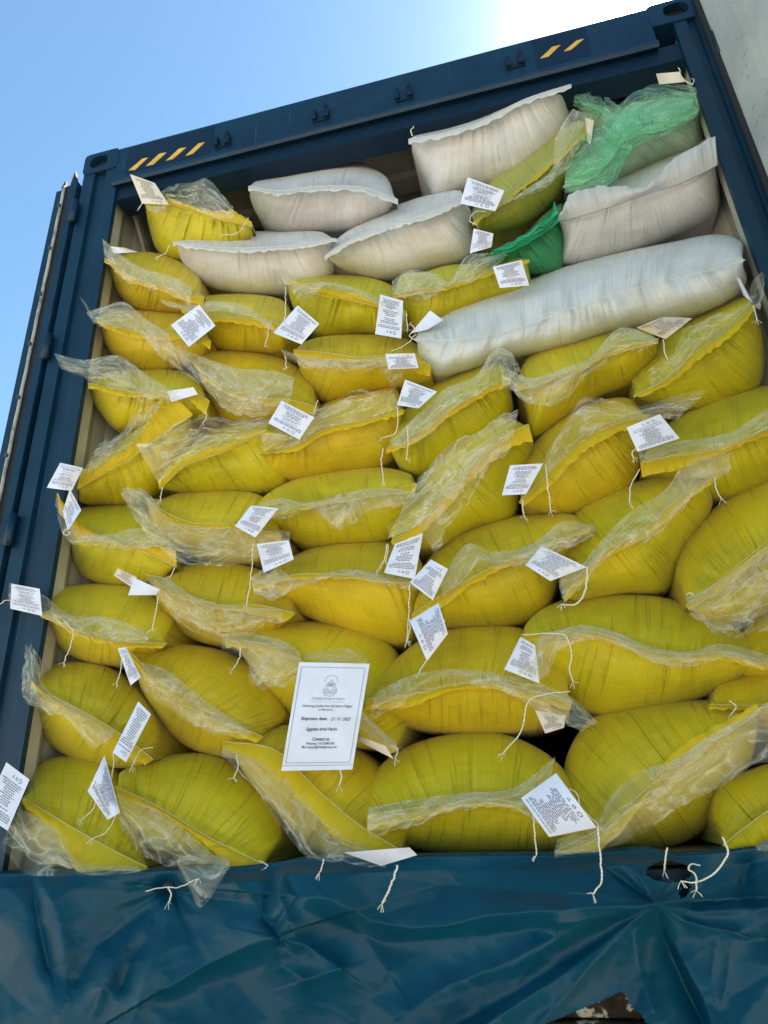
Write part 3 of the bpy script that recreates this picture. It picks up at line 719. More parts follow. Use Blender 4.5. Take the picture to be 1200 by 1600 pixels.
Ysk('yellow sack above the printed notice with a wavy ribbon of film along its straight seam',
    [(395, 914), (450, 899), (520, 897), (590, 903), (662, 908)], [(440, 880), (466, 865), (504, 850), (549, 844), (610, 846), (655, 872)], [(420, 932), (477, 963), (530, 984), (586, 1002), (640, 1004)], Y=.02,
    hem=[(397, 925), (450, 908), (520, 905), (590, 910), (655, 915)],
    liners=[dict(inner=[(392, 902), (425, 884), (468, 905), (540, 889), (600, 898), (658, 908)], outer=[(398, 932), (428, 942), (480, 914), (545, 902), (600, 914), (655, 920)], rag=4)],
    tags=[dict(quad=[(673, 874), (700, 889), (676, 938), (640, 910)], curl=.006, Y=-.06, symbols='top')],
    strings=[dict(pts=[(640, 914), (639, 955), (636, 1002)], Y=-.05)])
Ysk('yellow sack with a curling tag hanging from one tip, another on its far tip',
    [(642, 960), (690, 930), (735, 904), (795, 875), (860, 848), (925, 822)], [(650, 905), (680, 860), (717, 831), (774, 811), (830, 803), (892, 803)], [(680, 977), (740, 982), (800, 980), (852, 957), (876, 900)], Y=.02,
    hem=[(645, 970), (690, 948), (735, 916), (795, 884), (860, 854), (920, 832)],
    liners=[dict(inner=[(690, 905), (730, 850), (770, 862), (830, 850), (880, 815), (930, 822)], outer=[(690, 938), (725, 915), (760, 890), (830, 888), (875, 868), (925, 838)], rag=6)],
    tags=[dict(quad=[(685, 942), (700, 990), (667, 1033), (640, 970)], curl=.010, Y=-.08), dict(quad=[(846, 853), (917, 886), (860, 908), (821, 883)], curl=.006, Y=-.04)],
    strings=[dict(pts=[(694, 968), (683, 1000), (668, 1030), (654, 1052)], Y=-.06), dict(pts=[(640, 966), (640, 985), (636, 1003)], Y=-.06)])
Ysk('large slanting yellow sack with a loop of twine hanging from its lower tip',
    [(880, 936), (912, 892), (945, 862), (1005, 828), (1055, 782), (1108, 748)], [(872, 880), (896, 797), (937, 771), (994, 752), (1060, 742)], [(905, 939), (975, 928), (1042, 922), (1080, 850), (1113, 790)], Y=.015,
    hem=[(885, 940), (918, 902), (950, 872), (1012, 838), (1066, 792), (1112, 756)],
    liners=[dict(inner=[(872, 902), (905, 885), (935, 850), (985, 800), (1040, 765), (1075, 718), (1140, 705)], outer=[(880, 945), (922, 905), (960, 866), (1010, 842), (1060, 800), (1085, 768), (1142, 738)], rag=6)],
    strings=[dict(pts=[(918, 886), (914, 925), (900, 944), (878, 944)], Y=-.065, r=.002), dict(pts=[(1117, 746), (1119, 765), (1128, 780)], Y=-.03)])
Ysk('round yellow sack with a thick cloudy pouch of film, just above the widest sack',
    [(1070, 948), (1125, 906), (1200, 845), (1300, 775)], [(1055, 900), (1065, 850), (1087, 820), (1144, 772), (1205, 746), (1280, 725)], [(1110, 978), (1175, 972), (1235, 932), (1298, 870)], Y=.01,
    hem=[(1078, 952), (1138, 915), (1208, 858), (1300, 795)],
    liners=[dict(inner=[(1072, 935), (1125, 908), (1200, 850), (1300, 780)], outer=[(1080, 958), (1120, 990), (1195, 980), (1300, 925)], rag=7, layers=2, lift=.05)],
    strings=[dict(pts=[(1072, 930), (1078, 926), (1084, 930)], tassel=False)])
# ---- fourth row
Ysk('yellow sack with a bright end flap and a small sharply creased tag over the post',
    [(92, 800), (125, 835), (170, 848), (215, 858), (276, 886)], [(125, 794), (169, 788), (225, 792), (264, 832)], [(108, 850), (116, 882), (138, 906), (187, 916), (252, 908)], Y=.01,
    hem=[(90, 770), (122, 818), (200, 852), (245, 852), (274, 860)],
    liners=[dict(inner=[(88, 770), (118, 825), (170, 835), (215, 825), (262, 845)], outer=[(86, 795), (100, 842), (150, 856), (205, 858), (250, 852)], rag=5)],
    tags=[dict(quad=[(109, 764), (127, 797), (106, 829), (98, 799)], curl=-.008, Y=-.07, printed=True)],
    strings=[dict(pts=[(103, 826), (100, 834), (107, 836), (110, 829)], tassel=False, Y=-.07), dict(pts=[(274, 886), (266, 902)])])
Ysk('yellow sack whose whole lower half is wrapped in a broad sheet of film',
    [(225, 775), (262, 802), (300, 817), (367, 820), (440, 835)], [(251, 780), (285, 767), (356, 764), (405, 773), (434, 800)], [(240, 832), (280, 864), (340, 880), (400, 880), (438, 862)], Y=.02,
    hem=[(232, 785), (268, 812), (305, 825), (367, 828), (438, 846)],
    liners=[dict(inner=[(198, 760), (240, 780), (265, 812), (300, 822), (367, 826), (452, 830)], outer=[(190, 772), (222, 828), (275, 868), (335, 878), (395, 880), (455, 868)], rag=5, layers=2),
            dict(inner=[(190, 762), (225, 765), (248, 790)], outer=[(200, 790), (215, 800), (228, 830)], rag=4, layers=1)],
    tags=[dict(quad=[(401, 850), (451, 844), (459, 874), (412, 895)], curl=.006, Y=-.05)],
    strings=[dict(pts=[(396, 850), (392, 900), (386, 946)], Y=-.05)])
Ysk('yellow sack with scalloped film lying over its belly, small tag at its lower tip',
    [(402, 802), (450, 794), (520, 780), (590, 770), (652, 755)], [(404, 785), (429, 764), (474, 742), (537, 731), (597, 730), (642, 741)], [(425, 818), (444, 836), (481, 854), (530, 853), (608, 844), (648, 802)], Y=.02,
    hem=[(404, 812), (450, 802), (520, 788), (590, 776), (650, 768)],
    liners=[dict(inner=[(398, 790), (440, 778), (480, 785), (540, 770), (600, 762), (655, 770)], outer=[(405, 812), (440, 808), (490, 800), (530, 835), (580, 800), (655, 785)], rag=5)],
    tags=[dict(quad=[(392, 790), (435, 794), (399, 840), (367, 822)], curl=.006, Y=-.06)])
Ysk('steeply leaning yellow sack mid-load, a wide film sheet over its upper face',
    [(610, 846), (650, 822), (692, 777), (732, 732), (780, 687), (826, 662)], [(602, 820), (625, 790), (650, 758), (675, 712), (722, 678), (780, 648)], [(680, 860), (740, 828), (800, 808), (815, 760), (834, 700)], Y=.015,
    hem=[(612, 850), (655, 835), (700, 790), (742, 745), (795, 700), (832, 690)],
    liners=[dict(inner=[(605, 842), (650, 822), (700, 785), (745, 735), (800, 685)], outer=[(640, 770), (665, 735), (700, 690), (760, 665), (812, 640)], rag=5),
            dict(inner=[(640, 800), (690, 760), (740, 710), (790, 660)], outer=[(680, 862), (710, 820), (745, 760), (800, 700)], rag=6, layers=1)],
    tags=[dict(quad=[(617, 850), (661, 833), (648, 905), (600, 895)], curl=.006, Y=-.06)],
    strings=[dict(pts=[(605, 850), (602, 870), (593, 889)], Y=-.05), dict(pts=[(606, 850), (606, 862), (602, 880)], Y=-.05)])
Ysk('yellow sack beneath a pointed film flap, flat square tag at its lowest corner',
    [(810, 785), (850, 748), (890, 707), (935, 674), (1012, 648)], [(818, 722), (840, 685), (874, 654), (920, 630), (982, 622)], [(835, 797), (885, 805), (937, 787), (985, 762), (1010, 702)], Y=.015,
    hem=[(818, 790), (862, 758), (900, 718), (945, 686), (1015, 660)],
    liners=[dict(inner=[(855, 742), (890, 705), (935, 673), (1012, 655), (1060, 655)], outer=[(852, 720), (880, 665), (915, 622), (1010, 632), (1112, 602)], rag=4)],
    tags=[dict(quad=[(797, 727), (849, 724), (822, 772), (784, 774)], curl=.004, Y=-.065)],
    strings=[dict(pts=[(852, 726), (856, 760), (861, 798)], Y=-.065), dict(pts=[(816, 780), (819, 808)], Y=-.06)])
Ysk('yellow sack with a deep square-ended bright hem, white tag above its end',
    [(1000, 722), (1060, 710), (1140, 692), (1200, 670), (1300, 640)], [(1015, 690), (1050, 658), (1087, 635), (1144, 612), (1205, 600), (1280, 585)], [(1040, 748), (1110, 782), (1165, 777), (1225, 752), (1296, 720)], Y=.01,
    hem=[(1002, 745), (1060, 733), (1140, 705), (1200, 680), (1300, 650)],
    liners=[dict(inner=[(998, 705), (1060, 690), (1140, 676), (1200, 640), (1300, 615)], outer=[(1000, 722), (1060, 715), (1145, 698), (1205, 668), (1300, 640)], rag=4)],
    tags=[dict(quad=[(979, 668), (1031, 647), (1062, 685), (996, 706)], curl=.004, Y=-.06, symbols='top')],
    strings=[dict(pts=[(1000, 700), (988, 706), (990, 716)], Y=-.05), dict(pts=[(1000, 733), (985, 760), (984, 788)], Y=-.05)])
# ---- fifth row
Ysk('yellow sack whose bright hem rises in a steep ridge beside the blue post',
    [(120, 765), (165, 738), (210, 713), (255, 678), (302, 648)], [(135, 725), (180, 698), (215, 665), (255, 632), (287, 630)], [(126, 785), (169, 790), (225, 788), (262, 757), (300, 700)], Y=.01,
    hem=[(126, 735), (160, 722), (210, 690), (243, 640), (282, 628)],
    liners=[dict(inner=[(125, 745), (165, 725), (210, 690), (245, 645)], outer=[(150, 700), (180, 680), (210, 650), (250, 625)], rag=4)],
    tags=[dict(quad=[(94, 723), (130, 731), (112, 767), (73, 762)], curl=.008, Y=-.06)])
Ysk('tagless yellow sack with broad film above a smooth bright yellow lip',
    [(249, 765), (290, 728), (350, 706), (410, 682), (450, 688)], [(255, 725), (290, 690), (340, 665), (400, 655), (438, 665)], [(275, 769), (319, 775), (380, 774), (430, 769), (454, 745)], Y=.02,
    hem=[(246, 752), (280, 715), (345, 695), (405, 672), (448, 680)],
    liners=[dict(inner=[(248, 755), (290, 722), (350, 700), (415, 676)], outer=[(212, 694), (255, 672), (310, 655), (425, 650)], rag=5)],
    strings=[dict(pts=[(254, 762), (250, 782)])])
Ysk('yellow sack at the centre of the load with pale film above a curved yellow lip',
    [(406, 712), (460, 697), (510, 670), (570, 657), (632, 640)], [(422, 675), (480, 650), (520, 620), (570, 610), (618, 606)], [(425, 740), (460, 751), (530, 746), (602, 730), (628, 700)], Y=.02,
    hem=[(404, 706), (460, 706), (512, 678), (570, 665), (630, 648)],
    liners=[dict(inner=[(410, 706), (460, 696), (510, 669), (570, 655), (625, 638)], outer=[(408, 680), (440, 668), (480, 645), (545, 615), (612, 606)], rag=4)],
    tags=[dict(quad=[(633, 593), (683, 612), (654, 638), (620, 633)], curl=.004, Y=-.03)],
    strings=[dict(pts=[(620, 635), (622, 660), (617, 677), (598, 684)], Y=-.05)])
Ysk('slanting yellow sack touching the tip of the long white roll, film twisted along its lip',
    [(603, 700), (650, 682), (700, 642), (750, 612), (798, 590)], [(612, 660), (645, 630), (680, 598), (720, 577), (778, 562)], [(628, 732), (660, 744), (720, 714), (772, 684), (800, 640)], Y=.02,
    hem=[(603, 710), (650, 692), (702, 652), (752, 622), (798, 600)],
    liners=[dict(inner=[(610, 690), (650, 650), (700, 605), (740, 590), (775, 545), (800, 550)], outer=[(620, 705), (665, 680), (712, 640), (755, 615), (785, 600), (812, 580)], rag=6)],
    strings=[dict(pts=[(637, 665), (638, 690), (635, 718)], Y=-.05), dict(pts=[(598, 700), (596, 722), (599, 752)], Y=-.05)])
Ysk('yellow sack right under the middle of the long white roll, baggy film below',
    [(802, 602), (850, 592), (900, 577), (950, 552), (1030, 528)], [(820, 564), (847, 537), (900, 517), (960, 510), (1008, 515)], [(822, 642), (832, 684), (880, 658), (940, 620), (990, 600), (1024, 560)], Y=.02,
    hem=[(805, 612), (850, 600), (900, 584), (950, 558), (1028, 536)],
    liners=[dict(inner=[(780, 570), (830, 590), (880, 575), (920, 560), (970, 512), (1030, 530)], outer=[(785, 600), (835, 638), (880, 632), (920, 590), (970, 555), (1020, 540)], rag=6),
            dict(inner=[(775, 545), (800, 560), (812, 600)], outer=[(778, 580), (790, 605), (815, 620)], rag=4, layers=1)],
    tags=[dict(quad=[(994, 512), (1036, 495), (1082, 497), (1040, 530)], mat='kraft_paper', curl=.012, Y=-.04)],
    strings=[dict(pts=[(1036, 530), (1038, 548), (1043, 562)], Y=-.03)])
Ysk('yellow sack beneath the blunt end of the long white roll, film tied in a curl',
    [(988, 620), (1040, 592), (1087, 550), (1130, 522), (1180, 475)], [(988, 588), (1025, 540), (1069, 504), (1120, 478), (1166, 464)], [(1020, 632), (1080, 642), (1140, 626), (1187, 602), (1194, 530)], Y=.02,
    hem=[(992, 622), (1045, 602), (1095, 560), (1138, 530), (1180, 484)],
    liners=[dict(inner=[(1015, 608), (1050, 590), (1090, 545), (1130, 520), (1170, 480)], outer=[(1012, 580), (1045, 555), (1070, 515), (1120, 495), (1170, 472)], rag=4),
            dict(inner=[(1168, 475), (1176, 440), (1190, 425)], outer=[(1186, 482), (1194, 460), (1194, 430)], rag=3, layers=1)],
    tags=[dict(quad=[(1149, 432), (1157, 436), (1177, 474), (1162, 462)], printed=False, Y=-.03)],
    strings=[dict(pts=[(1177, 477), (1180, 490), (1184, 501)], Y=-.02)])
# ---- sixth row
Ysk('yellow sack with film streaming out over the blue post and a crumpled blank tag',
    [(138, 598), (185, 608), (240, 614), (290, 610), (328, 626)], [(165, 582), (225, 577), (270, 577), (308, 592)], [(145, 625), (160, 650), (182, 671), (250, 668), (325, 658)], Y=.01,
    hem=[(138, 606), (185, 618), (240, 622), (290, 622), (322, 652)],
    liners=[dict(inner=[(84, 552), (130, 562), (185, 556), (235, 590), (275, 612)], outer=[(98, 578), (140, 594), (190, 608), (235, 628), (280, 625)], rag=5)],
    tags=[dict(quad=[(261, 611), (302, 605), (309, 616), (268, 628)], curl=.008, printed=False, Y=-.05)],
    strings=[dict(pts=[(321, 640), (322, 652), (316, 663)], Y=-.02)])
Ysk('yellow sack under a huge loop of film, square tag hanging from its lower tip',
    [(302, 562), (345, 602), (400, 620), (455, 625), (497, 636)], [(318, 551), (349, 547), (405, 549), (450, 564), (488, 598)], [(325, 628), (350, 659), (400, 664), (450, 658), (492, 650)], Y=.025,
    hem=[(304, 572), (345, 612), (400, 630), (455, 640), (492, 650)],
    liners=[dict(inner=[(262, 530), (310, 555), (370, 575), (430, 580), (460, 590)], outer=[(270, 560), (310, 600), (345, 640), (400, 655), (450, 640)], rag=5, layers=2, lift=.04)],
    tags=[dict(quad=[(440, 626), (491, 652), (468, 687), (419, 661)], curl=.005, Y=-.05)],
    strings=[dict(pts=[(496, 625), (492, 640), (489, 652)], Y=-.03)])
Ysk('yellow sack touching the tied end of the long white roll, small half-folded tag upon it',
    [(458, 546), (500, 550), (560, 558), (620, 556), (674, 570)], [(474, 535), (511, 524), (567, 521), (624, 525), (659, 545)], [(470, 582), (492, 617), (520, 630), (580, 614), (640, 604), (674, 594)], Y=.025,
    hem=[(460, 556), (500, 562), (560, 566), (620, 568), (672, 590)],
    liners=[dict(inner=[(438, 545), (470, 555), (520, 560), (580, 560), (640, 552)], outer=[(445, 560), (480, 575), (530, 580), (580, 578), (625, 568)], rag=5),
            dict(inner=[(590, 575), (610, 572), (630, 580)], outer=[(600, 580), (615, 612), (628, 590)], rag=3, layers=1)],
    tags=[dict(quad=[(602, 553), (648, 552), (654, 575), (607, 577)], curl=.006, Y=-.04, symbols='top')])
# ---- seventh row
Ysk('yellow sack with a knotted wisp of film at the post, large tilted tag opposite',
    [(150, 496), (200, 515), (255, 522), (300, 517), (330, 532)], [(172, 482), (214, 484), (255, 485), (312, 495)], [(158, 522), (172, 552), (206, 575), (262, 580), (318, 562)], Y=.01,
    hem=[(152, 506), (200, 526), (255, 532), (300, 530), (328, 545)],
    liners=[dict(inner=[(134, 488), (165, 478), (195, 472), (230, 500), (262, 520)], outer=[(148, 505), (180, 512), (215, 520), (245, 555), (285, 575)], rag=5),
            dict(inner=[(124, 462), (135, 475), (142, 488)], outer=[(127, 470), (136, 484), (146, 494)], rag=1, layers=1)],
    tags=[dict(quad=[(311, 476), (337, 509), (295, 542), (267, 508)], curl=.004, Y=-.04)])
Ysk("yellow sack directly under the flat white sack's belly, diamond-tilted tag at its corner",
    [(282, 480), (330, 494), (380, 497), (420, 502), (460, 512)], [(304, 466), (356, 459), (412, 461), (448, 474)], [(305, 517), (337, 546), (400, 551), (444, 547)], Y=.025,
    hem=[(284, 488), (330, 502), (380, 506), (420, 514), (456, 524)],
    liners=[dict(inner=[(250, 468), (290, 475), (340, 470), (390, 480), (425, 505)], outer=[(255, 475), (300, 490), (345, 484), (390, 495), (430, 520)], rag=4)],
    tags=[dict(quad=[(465, 477), (499, 506), (471, 538), (427, 520)], curl=.005, Y=-.04)],
    strings=[dict(pts=[(446, 448), (446, 470), (445, 500)], Y=-.04), dict(pts=[(446, 556), (447, 575)], Y=-.02), dict(pts=[(422, 505), (418, 525), (414, 540)], Y=-.02)])
Ysk('yellow sack under the meeting tips of two white sacks, upright tag at its side',
    [(446, 442), (500, 459), (550, 470), (595, 480), (638, 494)], [(464, 436), (492, 429), (549, 429), (590, 436), (622, 455)], [(455, 472), (470, 502), (500, 526), (570, 522), (632, 522)], Y=.025,
    hem=[(448, 436), (500, 450), (550, 458), (598, 474), (636, 484)],
    liners=[dict(inner=[(436, 425), (470, 442), (510, 440), (555, 450), (600, 470)], outer=[(440, 440), (475, 472), (510, 450), (560, 462), (602, 482)], rag=5),
            dict(inner=[(592, 460), (615, 470), (632, 480)], outer=[(598, 480), (615, 492), (634, 500)], rag=3, layers=1)],
    tags=[dict(quad=[(594, 460), (630, 470), (627, 529), (586, 522)], curl=.004, Y=-.02)],
    strings=[dict(pts=[(635, 490), (637, 515)], Y=-.03)])
Ysk('yellow sack tucked against the top of the long white roll, film knotted on it',
    [(612, 460), (660, 452), (700, 447), (750, 430), (828, 405)], [(628, 430), (665, 424), (700, 414), (750, 411), (805, 398)], [(635, 503), (650, 520), (700, 502), (760, 477), (826, 455)], Y=.03,
    hem=[(614, 468), (660, 458), (700, 452), (750, 436), (826, 412)],
    liners=[dict(inner=[(612, 440), (640, 422), (680, 428), (702, 440), (730, 400), (780, 395)], outer=[(616, 460), (645, 472), (680, 462), (704, 446), (740, 440), (800, 400)], rag=4)],
    tags=[dict(quad=[(770, 417), (815, 406), (827, 446), (781, 450)], curl=.004, Y=-.03), dict(quad=[(672, 485), (692, 500), (668, 515), (641, 521)], curl=.003, Y=-.02, printed=False)])
# ---- top, beside the post
Ysk('yellow sack just under the flat white sack by the post, film draped across its face',
    [(163, 402), (205, 432), (250, 447), (290, 457), (320, 464)], [(187, 398), (225, 393), (270, 402), (311, 432)], [(172, 431), (187, 463), (217, 484), (270, 490), (312, 484)], Y=.01,
    hem=[(164, 410), (205, 440), (250, 455), (290, 470), (316, 478)],
    liners=[dict(inner=[(160, 372), (185, 395), (225, 420), (270, 432), (300, 450)], outer=[(164, 400), (190, 435), (230, 450), (270, 462), (300, 480)], rag=5)],
    tags=[dict(quad=[(172, 385), (195, 387), (216, 394), (178, 396)], printed=False, Y=-.02)])
Ysk('topmost yellow sack under the striped header, tall beige tag standing at its corner',
    [(224, 318), (265, 320), (330, 340), (362, 347), (396, 354)], [(235, 311), (270, 312), (330, 328), (365, 334), (388, 342)], [(232, 352), (248, 394), (285, 408), (340, 402), (393, 375)], Y=.01,
    hem=[(226, 308), (268, 312), (330, 330), (362, 330), (392, 345)],
    liners=[dict(inner=[(255, 315), (290, 322), (330, 338), (368, 342)], outer=[(250, 300), (285, 285), (320, 280), (365, 325)], rag=4, lift=.02),
            dict(inner=[(225, 315), (245, 318), (262, 318)], outer=[(232, 328), (248, 335), (258, 322)], rag=3, layers=1)],
    tags=[dict(quad=[(203, 272), (242, 286), (264, 320), (222, 318)], mat='kraft_paper', curl=.006, Y=-.035)],
    strings=[dict(pts=[(222, 317), (217, 326)], Y=-.02), dict(pts=[(388, 340), (372, 363), (345, 368)], Y=-.04), dict(pts=[(264, 384), (258, 396), (246, 402)], Y=-.02)])

# ---- white sacks
def Wsk(label, seam, top, bot, kind='white_sack', **kw):
    deco_kw = {k: kw.pop(k) for k in ('liners', 'tags', 'strings') if k in kw}
    kw.setdefault('pleat', .6); kw.setdefault('body', 'white_sacking'); kw.setdefault('hemmat', 'white_hem')
    i = make_sack(kind, label, WG, seam, top, bot, **kw); deco(i, **deco_kw); return i
Wsk('plump white sack with a domed top, standing highest beside the dark roof gap',
    [(388, 290), (436, 298), (504, 291), (567, 293), (622, 311)], [(402, 280), (455, 262), (511, 251), (560, 254), (603, 276)], [(391, 310), (406, 342), (432, 363), (490, 366), (550, 360), (602, 337)], Y=.02, hemw=8)
Wsk('flat white sack with a sharp tip, lying on the yellow sacks by the post',
    [(270, 377), (355, 387), (455, 383), (526, 372)], [(300, 370), (350, 363), (430, 361), (500, 362)], [(285, 410), (312, 442), (350, 457), (430, 464), (490, 457), (522, 425)], Y=.02, hemw=7)
Wsk('white sack with a rising seam, its puckered tip on the flat white sack',
    [(507, 399), (549, 374), (605, 352), (661, 336), (730, 308)], [(525, 375), (560, 350), (610, 325), (660, 307), (718, 297)], [(520, 412), (550, 427), (610, 440), (680, 424), (738, 402), (742, 350)], Y=.02, hemw=8)
Wsk('high white sack close under the header, seam running along its very top edge',
    [(638, 217), (700, 206), (760, 186), (820, 155), (893, 131)], [(650, 208), (700, 192), (745, 172), (812, 145), (872, 130)], [(645, 242), (665, 282), (682, 307), (740, 300), (820, 278), (888, 202)], Y=.02, hemw=8,
    strings=[dict(pts=[(645, 212), (642, 205), (646, 198)], tassel=False)])
Wsk('bulky greyish white sack with a wide folded-over flap, resting on the long white roll',
    [(870, 346), (915, 335), (967, 318), (1012, 303), (1065, 285), (1121, 258)], [(885, 312), (905, 290), (960, 275), (1020, 250), (1080, 225), (1115, 214)], [(878, 382), (880, 414), (960, 404), (1050, 374), (1118, 334), (1124, 292)], Y=.02,
    hem=[(876, 335), (895, 300), (960, 290), (1005, 292), (1058, 245), (1117, 212)], hemlift=.03, stitch=False)
Wsk('long white roll-shaped sack laid crosswise over the yellow sacks, tied at its tip',
    [(643, 530), (720, 530), (800, 515), (900, 480), (1000, 448), (1080, 430), (1168, 405)],
    [(655, 512), (680, 500), (720, 478), (800, 448), (870, 420), (950, 398), (1050, 378), (1120, 366), (1160, 378)],
    [(655, 562), (680, 588), (720, 583), (790, 563), (880, 547), (980, 517), (1060, 501), (1130, 476), (1166, 442)], Y=-.01, body='cool_white_sacking', kind='white_roll_sack', hem='none', stitch=True, roll=True, pleat=.9,
    strings=[dict(pts=[(655, 535), (640, 525), (648, 515), (640, 505)], Y=-.02), dict(pts=[(650, 522), (632, 540), (612, 548)], Y=-.02, tassel=False)])
# ---- green mesh sacks and their neighbour
i = make_sack('yellow_sack', 'dull yellow sack leaning steeply between the high white sack and the green sacks', YG,
    [(738, 348), (790, 312), (840, 272), (890, 230), (924, 196)], [(736, 335), (765, 285), (825, 240), (860, 215), (905, 188)], [(750, 362), (820, 352), (879, 302), (913, 242), (926, 215)], Y=.02, body='olive_yellow_sacking', hemw=6)
deco(i, [dict(inner=[(775, 325), (830, 290), (862, 265), (868, 215), (895, 170)], outer=[(790, 312), (840, 300), (872, 280), (900, 225), (925, 180)], rag=5)],
     [dict(quad=[(731, 277), (788, 298), (774, 330), (719, 318)], curl=.004, Y=-.05), dict(quad=[(914, 184), (928, 188), (923, 226), (918, 222)], mat='kraft_paper', printed=False, Y=-.03)],
     [dict(pts=[(760, 330), (742, 332), (734, 345), (745, 352)], tassel=False, Y=-.03)])
def Gsk(label, seam, top, bot, **kw):
    deco_kw = {k: kw.pop(k) for k in ('liners', 'tags', 'strings') if k in kw}
    i = make_sack('green_mesh_sack', label, GG, seam, top, bot, **kw); deco(i, **deco_kw); return i
Gsk('dark green mesh sack squeezed between the dull yellow sack and the bulky white sack',
    [(750, 408), (800, 392), (840, 360), (880, 330)], [(770, 392), (820, 365), (850, 335), (878, 318)], [(790, 425), (840, 430), (876, 420), (886, 380)], Y=.04, body='deep_green_mesh', hemmat='deep_green_mesh', hemw=5,
    liners=[dict(inner=[(752, 405), (800, 395), (840, 372), (876, 345)], outer=[(770, 392), (810, 372), (850, 345), (866, 316)], mat='deep_green_film', rag=3)],
    tags=[dict(quad=[(740, 357), (771, 365), (768, 386), (734, 396)], curl=.004, Y=-.01)])
Gsk('large pale green mesh sack in the roof corner, green film spread over it',
    [(880, 290), (930, 268), (985, 208), (1040, 196), (1092, 168)], [(878, 262), (900, 235), (940, 185), (990, 150), (1080, 143)], [(890, 303), (960, 288), (1050, 252), (1094, 232), (1098, 175)], Y=.03, body='green_mesh', hemmat='green_mesh', hemw=6,
    liners=[dict(inner=[(882, 302), (922, 296), (958, 284), (990, 232), (1045, 208), (1092, 180)], outer=[(884, 262), (905, 232), (945, 190), (985, 150), (1035, 135), (1086, 138)], mat='green_film', rag=4),
            dict(inner=[(935, 285), (950, 285), (965, 282)], outer=[(945, 165), (985, 160), (1010, 165)], mat='green_film', rag=4, layers=1)],
    tags=[dict(quad=[(1025, 115), (1062, 112), (1070, 128), (1030, 132)], mat='kraft_paper', printed=False, Y=-.02)],
    strings=[dict(pts=[(1060, 106), (1068, 124), (1082, 132), (1084, 124)], Y=-.03)])
Gsk('green mesh sack mostly hidden, its light tip beside the high white sack',
    [(895, 150), (930, 165), (960, 185), (990, 190)], [(905, 142), (940, 150), (985, 165)], [(900, 195), (930, 225), (985, 215)], Y=.10, body='green_mesh', hemmat='green_mesh', hemw=5,
    liners=[dict(inner=[(896, 165), (925, 180), (950, 185)], outer=[(900, 140), (930, 148), (952, 165)], mat='green_film', rag=3)])

# ------------------------------------------------------------------ the printed notice
PQ = [(467.5, 1034.5), (577.5, 1037), (550.5, 1202.5), (439.5, 1204.5)]
nf = sheet_map(PQ, -.095, .010, 1, (.016, -.035))
c = nf(np.array([.5]), np.array([1.0]))[0]
notice = empty('shipment_notice', c, 'white printed notice with framed text and leaf emblem, propped upright among yellow sacks', 'notice')
n = 20; u, v = np.meshgrid(np.linspace(0, 1, n), np.linspace(0, 1, n))
F = gridfaces(n, n)
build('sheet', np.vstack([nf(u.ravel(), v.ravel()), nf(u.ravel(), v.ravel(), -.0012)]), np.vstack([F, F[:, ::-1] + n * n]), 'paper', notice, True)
ASP = 1.5
def ribbon(pts, wd, closed=False):
    """Thin printed line through points given in sheet widths (x right, y down)."""
    P = np.array(pts, float)
    if closed: P = np.vstack([P, P[:1]])
    T = np.gradient(P, axis=0); T /= np.linalg.norm(T, axis=1)[:, None] + 1e-9
    N = np.stack([-T[:, 1], T[:, 0]], -1) * wd / 2
    A, B = P + N, P - N
    return np.vstack([A, B]), [(i, i + 1, len(P) + i + 1, len(P) + i) for i in range(len(P) - 1)]
def print_on(name, parts, mat):
    VV = []; FF = []
    for V, Fc in parts:
        k = len(VV); W = nf(V[:, 0], V[:, 1] / ASP, .0010); VV.extend(W.tolist()); FF += [tuple(i + k for i in f) for f in Fc]
    return build(name, VV, FF, mat, notice, False)
def seg(a, b, k=12): return [(a[0] + (b[0] - a[0]) * i / k, a[1] + (b[1] - a[1]) * i / k) for i in range(k + 1)]
x0, x1, y0, y1 = .045, .945, .065, 1.395
print_on('border', [ribbon(seg((x0, y0), (x1, y0)), .009), ribbon(seg((x1, y0), (x1, y1)), .009), ribbon(seg((x1, y1), (x0, y1)), .009), ribbon(seg((x0, y1), (x0, y0)), .009),
                    ribbon(seg((.005, 1.432), (.985, 1.432)), .008)], 'green_ink')
em = []
ex, ey = .50, .285
em.append(ribbon([(ex + .093 * math.cos(a), ey + .093 * math.sin(a) - .02) for a in np.linspace(math.pi * .98, math.pi * 2.02, 24)], .007))
em.append(ribbon([(ex + .093 * math.cos(a), ey + .10 + .08 * math.sin(a)) for a in np.linspace(-.35, math.pi + .35, 24)], .009))
for ang_, ln in ((-90, .085), (-140, .062), (-40, .062), (-172, .07), (-8, .07)):
    a_ = math.radians(ang_); d = np.array([math.cos(a_), math.sin(a_)]); q = np.array([-d[1], d[0]]); o_ = np.array([ex, ey + .035])
    loop = [o_ + d * ln * t_ + q * ln * .26 * math.sin(math.pi * t_) for t_ in np.linspace(0, 1, 10)] + [o_ + d * ln * t_ - q * ln * .26 * math.sin(math.pi * t_) for t_ in np.linspace(1, 0, 10)]
    em.append(ribbon(loop, .008))
for sgn in (-1, 1):
    for k in range(3):
        r_ = .045 + .025 * k
        em.append(ribbon([(ex + sgn * (.095 - r_ * math.cos(a) * .95), ey + .150 - r_ * math.sin(a)) for a in np.linspace(.05, 1.35, 12)], .008))
print_on('emblem', em, 'green_ink')
